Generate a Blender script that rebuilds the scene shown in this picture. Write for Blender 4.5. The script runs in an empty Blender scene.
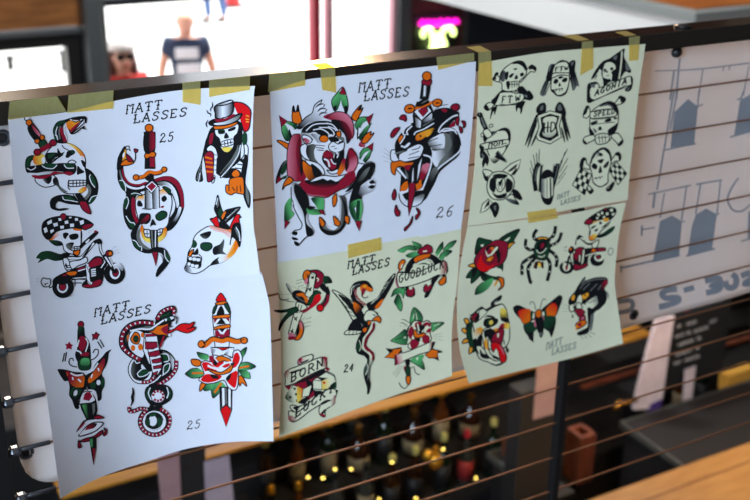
import bpy, bmesh, math, random
from mathutils import Vector, Matrix
from mathutils.geometry import tessellate_polygon
random.seed(7)
S = bpy.context.scene
COL = S.collection
# ---------------------------------------------------------------- camera
F, YAW, PITCH, ROLL = 1053.08, 0.515375, 0.384369, 0.014275
CAM = Vector((0.0, -1.40639, 1.412))
ff = Vector((math.sin(YAW)*math.cos(PITCH), math.cos(YAW)*math.cos(PITCH), -math.sin(PITCH)))
r0 = Vector((math.cos(YAW), -math.sin(YAW), 0)); u0 = r0.cross(ff)
rr = r0*math.cos(ROLL) + u0*math.sin(ROLL); uu = rr.cross(ff)
cam = bpy.data.cameras.new('camera'); co = bpy.data.objects.new('camera', cam); COL.objects.link(co)
co.matrix_world = Matrix(((rr.x, uu.x, -ff.x, CAM.x), (rr.y, uu.y, -ff.y, CAM.y), (rr.z, uu.z, -ff.z, CAM.z), (0, 0, 0, 1)))
cam.sensor_width = 36; cam.lens = F/750*36; cam.clip_start = .05; cam.clip_end = 200
cam.dof.use_dof = True; cam.dof.focus_distance = 1.46; cam.dof.aperture_fstop = 4.8
S.camera = co

def ray(px, py): return ff*F + rr*(px-375) - uu*(py-250)
def at(px, py, Y):
    d = ray(px, py); return CAM + d*((Y-CAM.y)/d.y)
def atz(px, py, z):
    d = ray(px, py); return CAM + d*((z-CAM.z)/d.z)
def atx(px, py, x):
    d = ray(px, py); return CAM + d*((x-CAM.x)/d.x)

# ---------------------------------------------------------------- colours and materials
def lin(c):
    return tuple((v/12.92 if v <= .04045 else ((v+.055)/1.055)**2.4) for v in [x/255 for x in c])
def mat(name, rgb, rough=.5, metal=0, emit=None, estr=0, spec=.5, trans=0, alpha=1, noise=None, bump=0, coat=0):
    m = bpy.data.materials.new(name); m.use_nodes = True
    nt = m.node_tree; b = nt.nodes['Principled BSDF']
    c = lin(rgb)
    b.inputs['Base Color'].default_value = (*c, 1); b.inputs['Roughness'].default_value = rough
    b.inputs['Metallic'].default_value = metal; b.inputs['Specular IOR Level'].default_value = spec
    b.inputs['Transmission Weight'].default_value = trans; b.inputs['Alpha'].default_value = alpha
    b.inputs['Coat Weight'].default_value = coat
    if emit:
        b.inputs['Emission Color'].default_value = (*lin(emit), 1); b.inputs['Emission Strength'].default_value = estr
    if noise:
        sc, rgb2, stretch = noise
        tc = nt.nodes.new('ShaderNodeTexCoord'); mp = nt.nodes.new('ShaderNodeMapping'); nz = nt.nodes.new('ShaderNodeTexNoise'); mx = nt.nodes.new('ShaderNodeMix')
        mx.data_type = 'RGBA'; mp.inputs['Scale'].default_value = stretch; nz.inputs['Scale'].default_value = sc; nz.inputs['Detail'].default_value = 5
        rp = nt.nodes.new('ShaderNodeValToRGB'); rp.color_ramp.elements[0].position = .35; rp.color_ramp.elements[1].position = .68
        nt.links.new(tc.outputs['Object'], mp.inputs['Vector']); nt.links.new(mp.outputs['Vector'], nz.inputs['Vector'])
        nt.links.new(nz.outputs['Fac'], rp.inputs['Fac']); nt.links.new(rp.outputs['Color'], mx.inputs['Factor'])
        mx.inputs['A'].default_value = (*c, 1); mx.inputs['B'].default_value = (*lin(rgb2), 1)
        nt.links.new(mx.outputs['Result'], b.inputs['Base Color'])
        if bump:
            bp = nt.nodes.new('ShaderNodeBump'); bp.inputs['Strength'].default_value = bump; bp.inputs['Distance'].default_value = .002
            nt.links.new(nz.outputs['Fac'], bp.inputs['Height']); nt.links.new(bp.outputs['Normal'], b.inputs['Normal'])
    return m
def sheetmat(name, rgb, tr=.25, rough=.7, noise=0):
    """thin sheet: diffuse and translucent"""
    m = bpy.data.materials.new(name); m.use_nodes = True; nt = m.node_tree
    out = nt.nodes['Material Output']; nt.nodes.remove(nt.nodes['Principled BSDF'])
    d = nt.nodes.new('ShaderNodeBsdfDiffuse'); t = nt.nodes.new('ShaderNodeBsdfTranslucent'); mx = nt.nodes.new('ShaderNodeMixShader')
    c = (*lin(rgb), 1); d.inputs[0].default_value = c; t.inputs[0].default_value = c; mx.inputs[0].default_value = tr
    nt.links.new(d.outputs[0], mx.inputs[1]); nt.links.new(t.outputs[0], mx.inputs[2]); nt.links.new(mx.outputs[0], out.inputs[0])
    if noise:
        nz = nt.nodes.new('ShaderNodeTexNoise'); nz.inputs['Scale'].default_value = 14; bp = nt.nodes.new('ShaderNodeBump')
        tc = nt.nodes.new('ShaderNodeTexCoord'); nt.links.new(tc.outputs['Object'], nz.inputs['Vector'])
        bp.inputs['Strength'].default_value = noise; bp.inputs['Distance'].default_value = .01
        nt.links.new(nz.outputs['Fac'], bp.inputs['Height']); nt.links.new(bp.outputs[0], d.inputs['Normal'])
    return m
def tapemat():
    m = bpy.data.materials.new('yellow_masking_tape'); m.use_nodes = True; nt = m.node_tree
    out = nt.nodes['Material Output']; nt.nodes.remove(nt.nodes['Principled BSDF'])
    d = nt.nodes.new('ShaderNodeBsdfDiffuse'); t = nt.nodes.new('ShaderNodeBsdfTransparent'); mx = nt.nodes.new('ShaderNodeMixShader')
    tc = nt.nodes.new('ShaderNodeTexCoord'); nz = nt.nodes.new('ShaderNodeTexNoise'); nz.inputs['Scale'].default_value = 260; mc = nt.nodes.new('ShaderNodeMix'); mc.data_type = 'RGBA'
    mp = nt.nodes.new('ShaderNodeMapping'); mp.inputs['Scale'].default_value = (1, 1, .25)
    nt.links.new(tc.outputs['Object'], mp.inputs[0]); nt.links.new(mp.outputs[0], nz.inputs['Vector']); nt.links.new(nz.outputs['Fac'], mc.inputs['Factor'])
    mc.inputs['A'].default_value = (*lin((206, 200, 128)), 1); mc.inputs['B'].default_value = (*lin((226, 222, 160)), 1)
    nt.links.new(mc.outputs['Result'], d.inputs[0])
    t.inputs[0].default_value = (*lin((255, 224, 96)), 1); mx.inputs[0].default_value = .34
    nt.links.new(t.outputs[0], mx.inputs[1]); nt.links.new(d.outputs[0], mx.inputs[2]); nt.links.new(mx.outputs[0], out.inputs[0])
    return m
def inkmat():
    m = bpy.data.materials.new('tattoo_ink'); m.use_nodes = True; nt = m.node_tree; b = nt.nodes['Principled BSDF']
    a = nt.nodes.new('ShaderNodeAttribute'); a.attribute_name = 'ink'
    nt.links.new(a.outputs['Color'], b.inputs['Base Color']); b.inputs['Roughness'].default_value = .75; b.inputs['Specular IOR Level'].default_value = .15
    return m

# ---------------------------------------------------------------- object helpers
def wloc(o):
    v = Vector(o.location)
    while o.parent: o = o.parent; v += o.location
    return v
def link(name, me, m, parent=None, origin=None):
    """me holds world coordinates; origin moves to the base of the shape"""
    if origin is None:
        if len(me.vertices):
            xs = [v.co for v in me.vertices]
            origin = Vector(((min(v.x for v in xs)+max(v.x for v in xs))/2, (min(v.y for v in xs)+max(v.y for v in xs))/2, min(v.z for v in xs)))
        else: origin = Vector()
    me.transform(Matrix.Translation(-origin))
    o = bpy.data.objects.new(name, me); COL.objects.link(o)
    for x in (m if isinstance(m, (list, tuple)) else [m]): me.materials.append(x)
    if parent:
        o.parent = parent; o.location = origin - wloc(parent)
    else: o.location = origin
    return o
def tag(o, label, cat, group=None, kind=None):
    if label: o['label'] = label
    if cat: o['category'] = cat
    if group: o['group'] = group
    if kind: o['kind'] = kind
    return o
def empty(name, loc):
    o = bpy.data.objects.new(name, None); COL.objects.link(o); o.location = loc; o.empty_display_size = .05
    return o
def copy_tree(o, parent=None):
    c = o.copy(); COL.objects.link(c); c.parent = parent
    for ch in list(o.children): copy_tree(ch, c)
    return c
class MB:
    def __init__(s): s.bm = bmesh.new()
    def box(s, a, b, bev=0):
        a, b = Vector(a), Vector(b); c = (a+b)/2; d = b-a
        r = bmesh.ops.create_cube(s.bm, size=1, matrix=Matrix.Translation(c) @ Matrix.Diagonal((abs(d.x), abs(d.y), abs(d.z), 1)))
        if bev:
            vs = set(r['verts']); es = [e for e in s.bm.edges if e.verts[0] in vs and e.verts[1] in vs]
            bmesh.ops.bevel(s.bm, geom=es, offset=bev, segments=2, affect='EDGES', profile=.5)
        return s
    def hull(s, pts4, pts4b):
        """a slab between two matching loops"""
        n = len(pts4); v = [s.bm.verts.new(p) for p in pts4]; w = [s.bm.verts.new(p) for p in pts4b]
        s.bm.faces.new(v); s.bm.faces.new(w[::-1])
        for i in range(n): s.bm.faces.new((v[i], w[i], w[(i+1) % n], v[(i+1) % n]))
        return s
    def tube(s, pts, r, seg=10, closed=False):
        pts = [Vector(p) for p in pts]; n = len(pts); rs = r if isinstance(r, (list, tuple)) else [r]*n
        rings = []; up = Vector((0, 0, 1))
        for i, p in enumerate(pts):
            a = pts[(i-1) % n] if closed else pts[max(i-1, 0)]; b = pts[(i+1) % n] if closed else pts[min(i+1, n-1)]
            t = (b-a).normalized(); q = up if abs(t.z) < .9 else Vector((1, 0, 0))
            x = t.cross(q).normalized(); y = t.cross(x).normalized()
            rings.append([s.bm.verts.new(p + (x*math.cos(k*2*math.pi/seg) + y*math.sin(k*2*math.pi/seg))*rs[i]) for k in range(seg)])
        for i in range(n if closed else n-1):
            A, B = rings[i], rings[(i+1) % n]
            for k in range(seg): s.bm.faces.new((A[k], A[(k+1) % seg], B[(k+1) % seg], B[k]))
        if not closed: s.bm.faces.new(rings[0][::-1]); s.bm.faces.new(rings[-1])
        return s
    def lathe(s, prof, c=(0, 0, 0), seg=20):
        c = Vector(c); rings = []
        for r, z in prof:
            rings.append([s.bm.verts.new(c + Vector((r*math.cos(k*2*math.pi/seg), r*math.sin(k*2*math.pi/seg), z))) for k in range(seg)])
        for A, B in zip(rings, rings[1:]):
            for k in range(seg): s.bm.faces.new((A[k], A[(k+1) % seg], B[(k+1) % seg], B[k]))
        s.bm.faces.new(rings[0][::-1]); s.bm.faces.new(rings[-1])
        return s
    def ball(s, c, rx, ry=None, rz=None, rot=None, seg=16):
        ry = ry or rx; rz = rz or rx
        M = Matrix.Translation(Vector(c)) @ (rot or Matrix()) @ Matrix.Diagonal((rx, ry, rz, 1))
        bmesh.ops.create_uvsphere(s.bm, u_segments=seg, v_segments=seg//2+2, radius=1, matrix=M); return s
    def build(s, name, m, parent=None, smooth=False, origin=None):
        bmesh.ops.recalc_face_normals(s.bm, faces=s.bm.faces)
        me = bpy.data.meshes.new(name); s.bm.to_mesh(me); s.bm.free()
        if smooth: me.shade_smooth()
        o = link(name, me, m, parent, origin)
        if smooth == 'auto':
            me.set_sharp_from_angle(angle=math.radians(40))
        return o

# ---------------------------------------------------------------- the taped sheets
def ipl(pts, k):
    """piecewise linear x->y through pts, argument index k"""
    P = sorted(pts, key=lambda p: p[k])
    def f(t):
        if t <= P[0][k]: a, b = P[0], P[1]
        elif t >= P[-1][k]: a, b = P[-2], P[-1]
        else:
            for a, b in zip(P, P[1:]):
                if a[k] <= t <= b[k]: break
        w = (t-a[k])/((b[k]-a[k]) or 1e-9); return a[1-k]+(b[1-k]-a[1-k])*w
    return f
def smooth_open(pts, n=6):
    out = []
    m = len(pts)
    if m < 3: return [tuple(p) for p in pts]
    for i in range(m-1):
        p0, p1, p2, p3 = pts[max(i-1, 0)], pts[i], pts[i+1], pts[min(i+2, m-1)]
        for k in range(n):
            t = k/n; out.append(tuple(.5*(2*p1[j]+(p2[j]-p0[j])*t+(2*p0[j]-5*p1[j]+4*p2[j]-p3[j])*t*t+(3*p1[j]-p0[j]-3*p2[j]+p3[j])*t**3) for j in (0, 1)))
    out.append(tuple(pts[-1])); return out
def smooth_closed(pts, n=4):
    m = len(pts)
    if m < 3: return pts
    out = []
    for i in range(m):
        p0, p1, p2, p3 = pts[i-1], pts[i], pts[(i+1) % m], pts[(i+2) % m]
        d1 = math.dist(p1, p2)
        for k in range(n):
            t = k/n
            # centripetal-ish damping keeps thin tips from overshooting
            a = [min(max((p2[j]-p0[j])*.5, -d1), d1) for j in (0, 1)]; b = [min(max((p3[j]-p1[j])*.5, -d1), d1) for j in (0, 1)]
            h1, h2, h3, h4 = 2*t**3-3*t*t+1, -2*t**3+3*t*t, t**3-2*t*t+t, t**3-t*t
            out.append(tuple(h1*p1[j]+h2*p2[j]+h3*a[j]+h4*b[j] for j in (0, 1)))
    return out
class Sheet:
    def __init__(s, L, R, T, B, bend, base):
        s.L, s.R, s.T, s.B = [smooth_open(q) for q in (L, R, T, B)]; s.bend = bend; s.base = base
        s.lx, s.rx, s.ty, s.by = ipl(s.L, 1), ipl(s.R, 1), ipl(s.T, 0), ipl(s.B, 0)
    def uv(s, x, y):
        a, b = s.lx(y), s.rx(y); c, d = s.ty(x), s.by(x)
        return min(max((x-a)/(b-a), -.02), 1.02), min(max((y-c)/(d-c), -.02), 1.02)
    def Y(s, x, y): return -(s.base + s.bend(*s.uv(x, y)))
    def pt(s, x, y, off=0): return at(x, y, s.Y(x, y)-off)
    def mesh(s, name, m, NU=56, NV=46):
        def par(P, t):
            P = P; L = [0]
            for a, b in zip(P, P[1:]): L.append(L[-1]+math.dist(a, b))
            q = t*L[-1]
            for i in range(len(P)-1):
                if q <= L[i+1]+1e-9: break
            w = (q-L[i])/((L[i+1]-L[i]) or 1e-9); return (P[i][0]+(P[i+1][0]-P[i][0])*w, P[i][1]+(P[i+1][1]-P[i][1])*w)
        vs, fs = [], []
        c00, c10, c01, c11 = s.L[0], s.R[0], s.L[-1], s.R[-1]
        for j in range(NV+1):
            v = j/NV; l, r = par(s.L, v), par(s.R, v)
            for i in range(NU+1):
                u = i/NU; t, b = par(s.T, u), par(s.B, u)
                q = [(1-u)*l[k]+u*r[k]+(1-v)*t[k]+v*b[k]-((1-u)*(1-v)*c00[k]+u*(1-v)*c10[k]+(1-u)*v*c01[k]+u*v*c11[k]) for k in (0, 1)]
                vs.append(s.pt(*q))
        n = len(vs); vs += [p+Vector((0, .0003, 0)) for p in vs]
        W = NU+1
        for j in range(NV):
            for i in range(NU):
                a, b, c, d = j*W+i, j*W+i+1, (j+1)*W+i+1, (j+1)*W+i
                fs.append((a, d, c, b)); fs.append((a+n, b+n, c+n, d+n))
        ring = [i for i in range(NU)]+[j*W+NU for j in range(NV)]+[NV*W+i for i in range(NU, 0, -1)]+[j*W for j in range(NV, 0, -1)]
        for a, b in zip(ring, ring[1:]+ring[:1]): fs.append((a, b, b+n, a+n))
        me = bpy.data.meshes.new(name); me.from_pydata(vs, [], fs); me.update()
        return link(name, me, m)

# ---------------------------------------------------------------- the drawings
PAL = dict(K=(17, 19, 22), r=(142, 20, 46), R=(214, 16, 24), o=(222, 104, 18), y=(232, 158, 44), Y=(236, 208, 88), g=(22, 62, 40), G=(86, 172, 104), n=(104, 108, 106), p=(206, 112, 134), d=(90, 96, 92), q=(146, 152, 140))
GLY = {'A': '4,0 45,100;45,100 90,0;18,38 74,38;-8,0 18,0;74,0 102,0;30,100 60,100;45,38 45,22', 'B': '15,0 15,100 60,95 65,70 55,55 15,52;55,52 80,30 60,3 15,0;0,100 20,100;0,0 20,0', 'C': '80,82 55,100 20,85 10,45 25,8 60,0 85,20',
 'D': '15,0 15,100 60,92 85,50 60,6 15,0;0,100 20,100;0,0 20,0', 'E': '15,0 15,100;0,100 75,100 75,84;15,52 55,52;0,0 78,0 78,18', 'F': '20,0 20,100;5,100 80,100 80,84;20,52 60,52;8,0 34,0', 'G': '80,80 50,100 15,80 8,40 30,3 65,2 82,30 82,45 52,45',
 'I': '45,0 45,100;28,100 62,100;28,0 62,0', 'K': '18,0 18,100;78,100 20,48;38,62 82,0;4,100 32,100;4,0 32,0;68,0 95,0', 'L': '20,0 20,100;2,100 40,100;2,48 38,48;2,0 84,0;84,0 84,26', 'M': '14,0 14,94;84,0 84,94;2,94 30,100;30,100 50,78;50,78 70,100;70,100 98,94;0,0 28,0;72,0 98,0;2,48 28,48;72,48 98,48',
 'N': '14,0 14,100 80,0 80,100;0,100 16,100;0,0 26,0;68,100 94,100', 'O': '45,100 12,75 12,28 45,0 80,28 80,75 45,100', 'P': '16,0 16,100 60,96 76,75 60,52 16,50;2,0 30,0', 'R': '16,0 16,100 60,96 74,75 58,54 16,52;45,52 84,0 96,4;2,0 30,0;2,100 18,100',
 'S': '82,76 82,94 50,100 20,86 28,62 66,46 80,22 50,0 16,4 14,24', 'T': '45,0 45,100;4,82 4,100;4,100 88,100;88,100 88,82;26,0 64,0;26,48 64,48', 'U': '16,100 16,26 44,0 74,22 74,100;4,100 28,100;62,100 88,100', 'W': '4,100 26,0 48,70 70,0 92,100', 'Y': '8,100 46,52 84,100;46,52 46,0;30,0 62,0',
 '2': '10,74 30,100 62,96 70,72 40,48 6,4 40,14 74,2 88,18', '5': '84,100 34,96 26,60 60,64 78,36 58,4 22,4 14,22', '6': '82,100 40,82 18,40 34,4 66,6 74,36 52,52 24,40', '4': '60,0 66,100 10,36 88,40', '3': '12,86 46,100 66,78 40,54 74,36 56,2 14,8'}
def text_strokes(word, o, u, v):
    out = []
    for i, ch in enumerate(word):
        for st in GLY[ch].split(';'):
            pts = [tuple(map(float, p.split(','))) for p in st.split()]
            out.append([(o[0]+u[0]*(i+.84*a/100)+v[0]*b/100, o[1]+u[1]*(i+.84*a/100)+v[1]*b/100) for a, b in pts])
    return out
def strip(pts, w, taper=False, closed=False):
    n = len(pts); A, B = [], []
    for i, p in enumerate(pts):
        a = pts[(i-1) % n] if closed else pts[max(i-1, 0)]; b = pts[(i+1) % n] if closed else pts[min(i+1, n-1)]
        dx, dy = b[0]-a[0], b[1]-a[1]; l = math.hypot(dx, dy) or 1e-9; k = w/2
        if taper: k *= .25+.75*math.sin(math.pi*i/(n-1))
        A.append((p[0]-dy/l*k, p[1]+dx/l*k)); B.append((p[0]+dy/l*k, p[1]-dx/l*k))
    t = []
    for i in range(n if closed else n-1):
        j = (i+1) % n; t += [(A[i], A[j], B[j]), (A[i], B[j], B[i])]
    return t
class Art:
    """collects coloured triangles in photo pixels, then lays them on a sheet"""
    def __init__(s): s.t = []; s.layer = 0
    def poly(s, pts, col):
        s.layer += 1
        try: tri = tessellate_polygon([[Vector((x, y, 0)) for x, y in pts]])
        except Exception: return
        for a, b, c in tri: s.t.append((pts[a], pts[b], pts[c], s.layer, col))
    def stroke(s, pts, w, col, taper=False, closed=False):
        s.layer += 1
        for t in strip(pts, w, taper, closed): s.t.append((*t, s.layer, col))
    def mesh(s, name, sheet, parent, m, maxe=3.4):
        out = []
        st = list(s.t)
        while st:
            a, b, c, l, col = st.pop()
            e = [math.dist(a, b), math.dist(b, c), math.dist(c, a)]; k = max(range(3), key=lambda i: e[i])
            if e[k] > maxe:
                q = [a, b, c]; i, j, h = q[k], q[(k+1) % 3], q[(k+2) % 3]; mid = ((i[0]+j[0])/2, (i[1]+j[1])/2)
                st.append((i, mid, h, l, col)); st.append((mid, j, h, l, col))
            else: out.append((a, b, c, l, col))
        vs, fs, cs = [], [], []
        for a, b, c, l, col in out:
            if abs((b[0]-a[0])*(c[1]-a[1])-(c[0]-a[0])*(b[1]-a[1])) < 1e-5: continue
            if (b[0]-a[0])*(c[1]-a[1])-(c[0]-a[0])*(b[1]-a[1]) > 0: b, c = c, b
            for p in (a, b, c): vs.append(sheet.pt(p[0], p[1], .00009+.000008*l)); cs.append((*col(p), 1))
            n = len(vs); fs.append((n-3, n-2, n-1))
        me = bpy.data.meshes.new(name); me.from_pydata(vs, [], fs); me.update()
        at_ = me.color_attributes.new('ink', 'FLOAT_COLOR', 'POINT')
        at_.data.foreach_set('color', [x for c in cs for x in c])
        return link(name, me, m, parent)
def draw(art_text, sheets, roots, papers, ink):
    """sheets: letter -> Sheet; reads the drawing lines"""
    sig = {k: Art() for k in sheets}; num = {k: Art() for k in sheets}; cur = None; name = sh = None; O = (0, 0); made = []
    def flush():
        if cur and cur.t: made.append(cur.mesh(name, sheets[sh], roots[sh], ink))
    def C(ch, k=1.0):
        if ch == 'W': return tuple(min(1, v*1.04) for v in lin(papers[sh]))
        return lin(PAL[ch])
    def P(tok): return [(O[0]+float(a)/(O[2] if len(O) > 2 else 10), O[1]+float(b)/(O[2] if len(O) > 2 else 10)) for a, b in (t.split(',') for t in tok)]
    def flat(c): return lambda p: c
    for line in art_text.strip().split('\n'):
        if not line or line[0] == '#': continue
        if line.startswith('D '):
            flush(); _, sh, name = line.split(); cur = Art(); continue
        if line[0] == '@': O = tuple(float(v) for v in line[1:].split(',')); continue
        tok = line.split(); op = tok[0]
        if op in 'tu' and len(op) == 1:
            word = tok[1]; org = O
            if sh in 'AB': O = tuple(float(v) for v in tok[6].split(','))
            o = P([tok[2]])[0]; u = tuple(float(v)/10 for v in tok[3].split(',')); v = tuple(float(v)/10 for v in tok[4].split(','))
            w = float(tok[5])/10; O = org
            tgt = sig[sh] if word in ('MATT', 'LASSES') else num[sh] if word.isdigit() else cur
            for stx in text_strokes(word, o, u, v):
                if len(stx) > 4: tgt.stroke(smooth_open(stx, 3), w*1.3, flat(C('K' if op == 't' else 'q')))
                else:
                    for p, q in zip(stx, stx[1:]): tgt.stroke([p, q], w*1.3, flat(C('K' if op == 't' else 'q')))
            continue
        if op == 'c':
            n, m_ = int(tok[1]), int(tok[2]); q = P(tok[3:7])
            def bl(u, v): return tuple((1-u)*(1-v)*q[0][k]+u*(1-v)*q[1][k]+u*v*q[2][k]+(1-u)*v*q[3][k] for k in (0, 1))
            cur.poly(q, flat(C('W')))
            for i in range(n):
                for j in range(m_):
                    if (i+j) % 2 == 0: cur.poly([bl(i/n, j/m_), bl((i+1)/n, j/m_), bl((i+1)/n, (j+1)/m_), bl(i/n, (j+1)/m_)], flat(C('K')))
            [cur.stroke([q[k-1], q[k]], .9, flat(C('K'))) for k in range(4)]; continue
        if op == 'd':
            a, b, step, w = tok[1], tok[2], float(tok[3])/10, float(tok[4])/10; pts = smooth_open(P(tok[5:]), 8); acc = 0; nxt = step/2
            for p, q in zip(pts, pts[1:]):
                L = math.dist(p, q)
                while L > 0 and acc+L >= nxt:
                    k = (nxt-acc)/L; c = (p[0]+(q[0]-p[0])*k, p[1]+(q[1]-p[1])*k); dx, dy = (q[0]-p[0])/L, (q[1]-p[1])/L
                    def quad(h, g): return [(c[0]+dx*i*h-dy*j*g, c[1]+dy*i*h+dx*j*g) for i, j in ((-1, -1), (1, -1), (1, 1), (-1, 1))]
                    cur.poly(quad(step*.36, w*.62), flat(C(a))); cur.poly([(z[0]+dx*step*.5, z[1]+dy*step*.5) for z in quad(step*.13, w*.42)], flat(C(b)))
                    nxt += step
                acc += L
            continue
        if op[0] in '-=':
            col = C(op[1]); tp = op.endswith('t'); w = float(op[2:].rstrip('t'))/10; pts = P(tok[1:])
            if op[0] == '=':
                cur.stroke(smooth_closed(pts, 5), w, flat(col), closed=True)
            else: cur.stroke(smooth_open(pts, 6), w, flat(col), tp)
            continue
        if op[0] == 'e':
            c = P([tok[1]])[0]; rx, ry = (float(v)/(O[2] if len(O) > 2 else 10) for v in tok[2].split(',')); an = math.radians(float(tok[3])) if len(tok) > 3 else 0
            pts = []
            for k in range(24):
                x, y = rx*math.cos(k*math.pi/12), ry*math.sin(k*math.pi/12); pts.append((c[0]+x*math.cos(an)-y*math.sin(an), c[1]+x*math.sin(an)+y*math.cos(an)))
            cur.poly(pts, flat(C(op[1])))
            if '+' in op: cur.stroke(pts, 1.05, flat(C('K')), closed=True)
            continue
        if '>' in op:
            c0, c1 = C(op[0]), C(op[2]); g = P(tok[1:3]); hard = tok[3] == '/'; pts = P(tok[4:])
            d = (g[1][0]-g[0][0], g[1][1]-g[0][1]); dd = d[0]**2+d[1]**2 or 1e-9
            def gc(p, c0=c0, c1=c1, g=g, d=d, dd=dd):
                t = min(1, max(0, ((p[0]-g[0][0])*d[0]+(p[1]-g[0][1])*d[1])/dd)); return tuple(a+(b-a)*t for a, b in zip(c0, c1))
            col = gc
        else:
            col = flat(C(op[0])); hard = '/' in op; pts = P(tok[1:])
        if not hard: pts = smooth_closed(pts)
        cur.poly(pts, col)
        if '+' in op: cur.stroke(pts, 1.05, flat(C('K')), closed=True)
    flush()
    for k, a in sig.items():
        if a.t: sh = k; made.append(a.mesh('artist_signature_lettering', sheets[k], roots[k], ink))
    for k, a in num.items():
        if a.t: sh = k; made.append(a.mesh('page_number_lettering', sheets[k], roots[k], ink))
    return made
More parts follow.
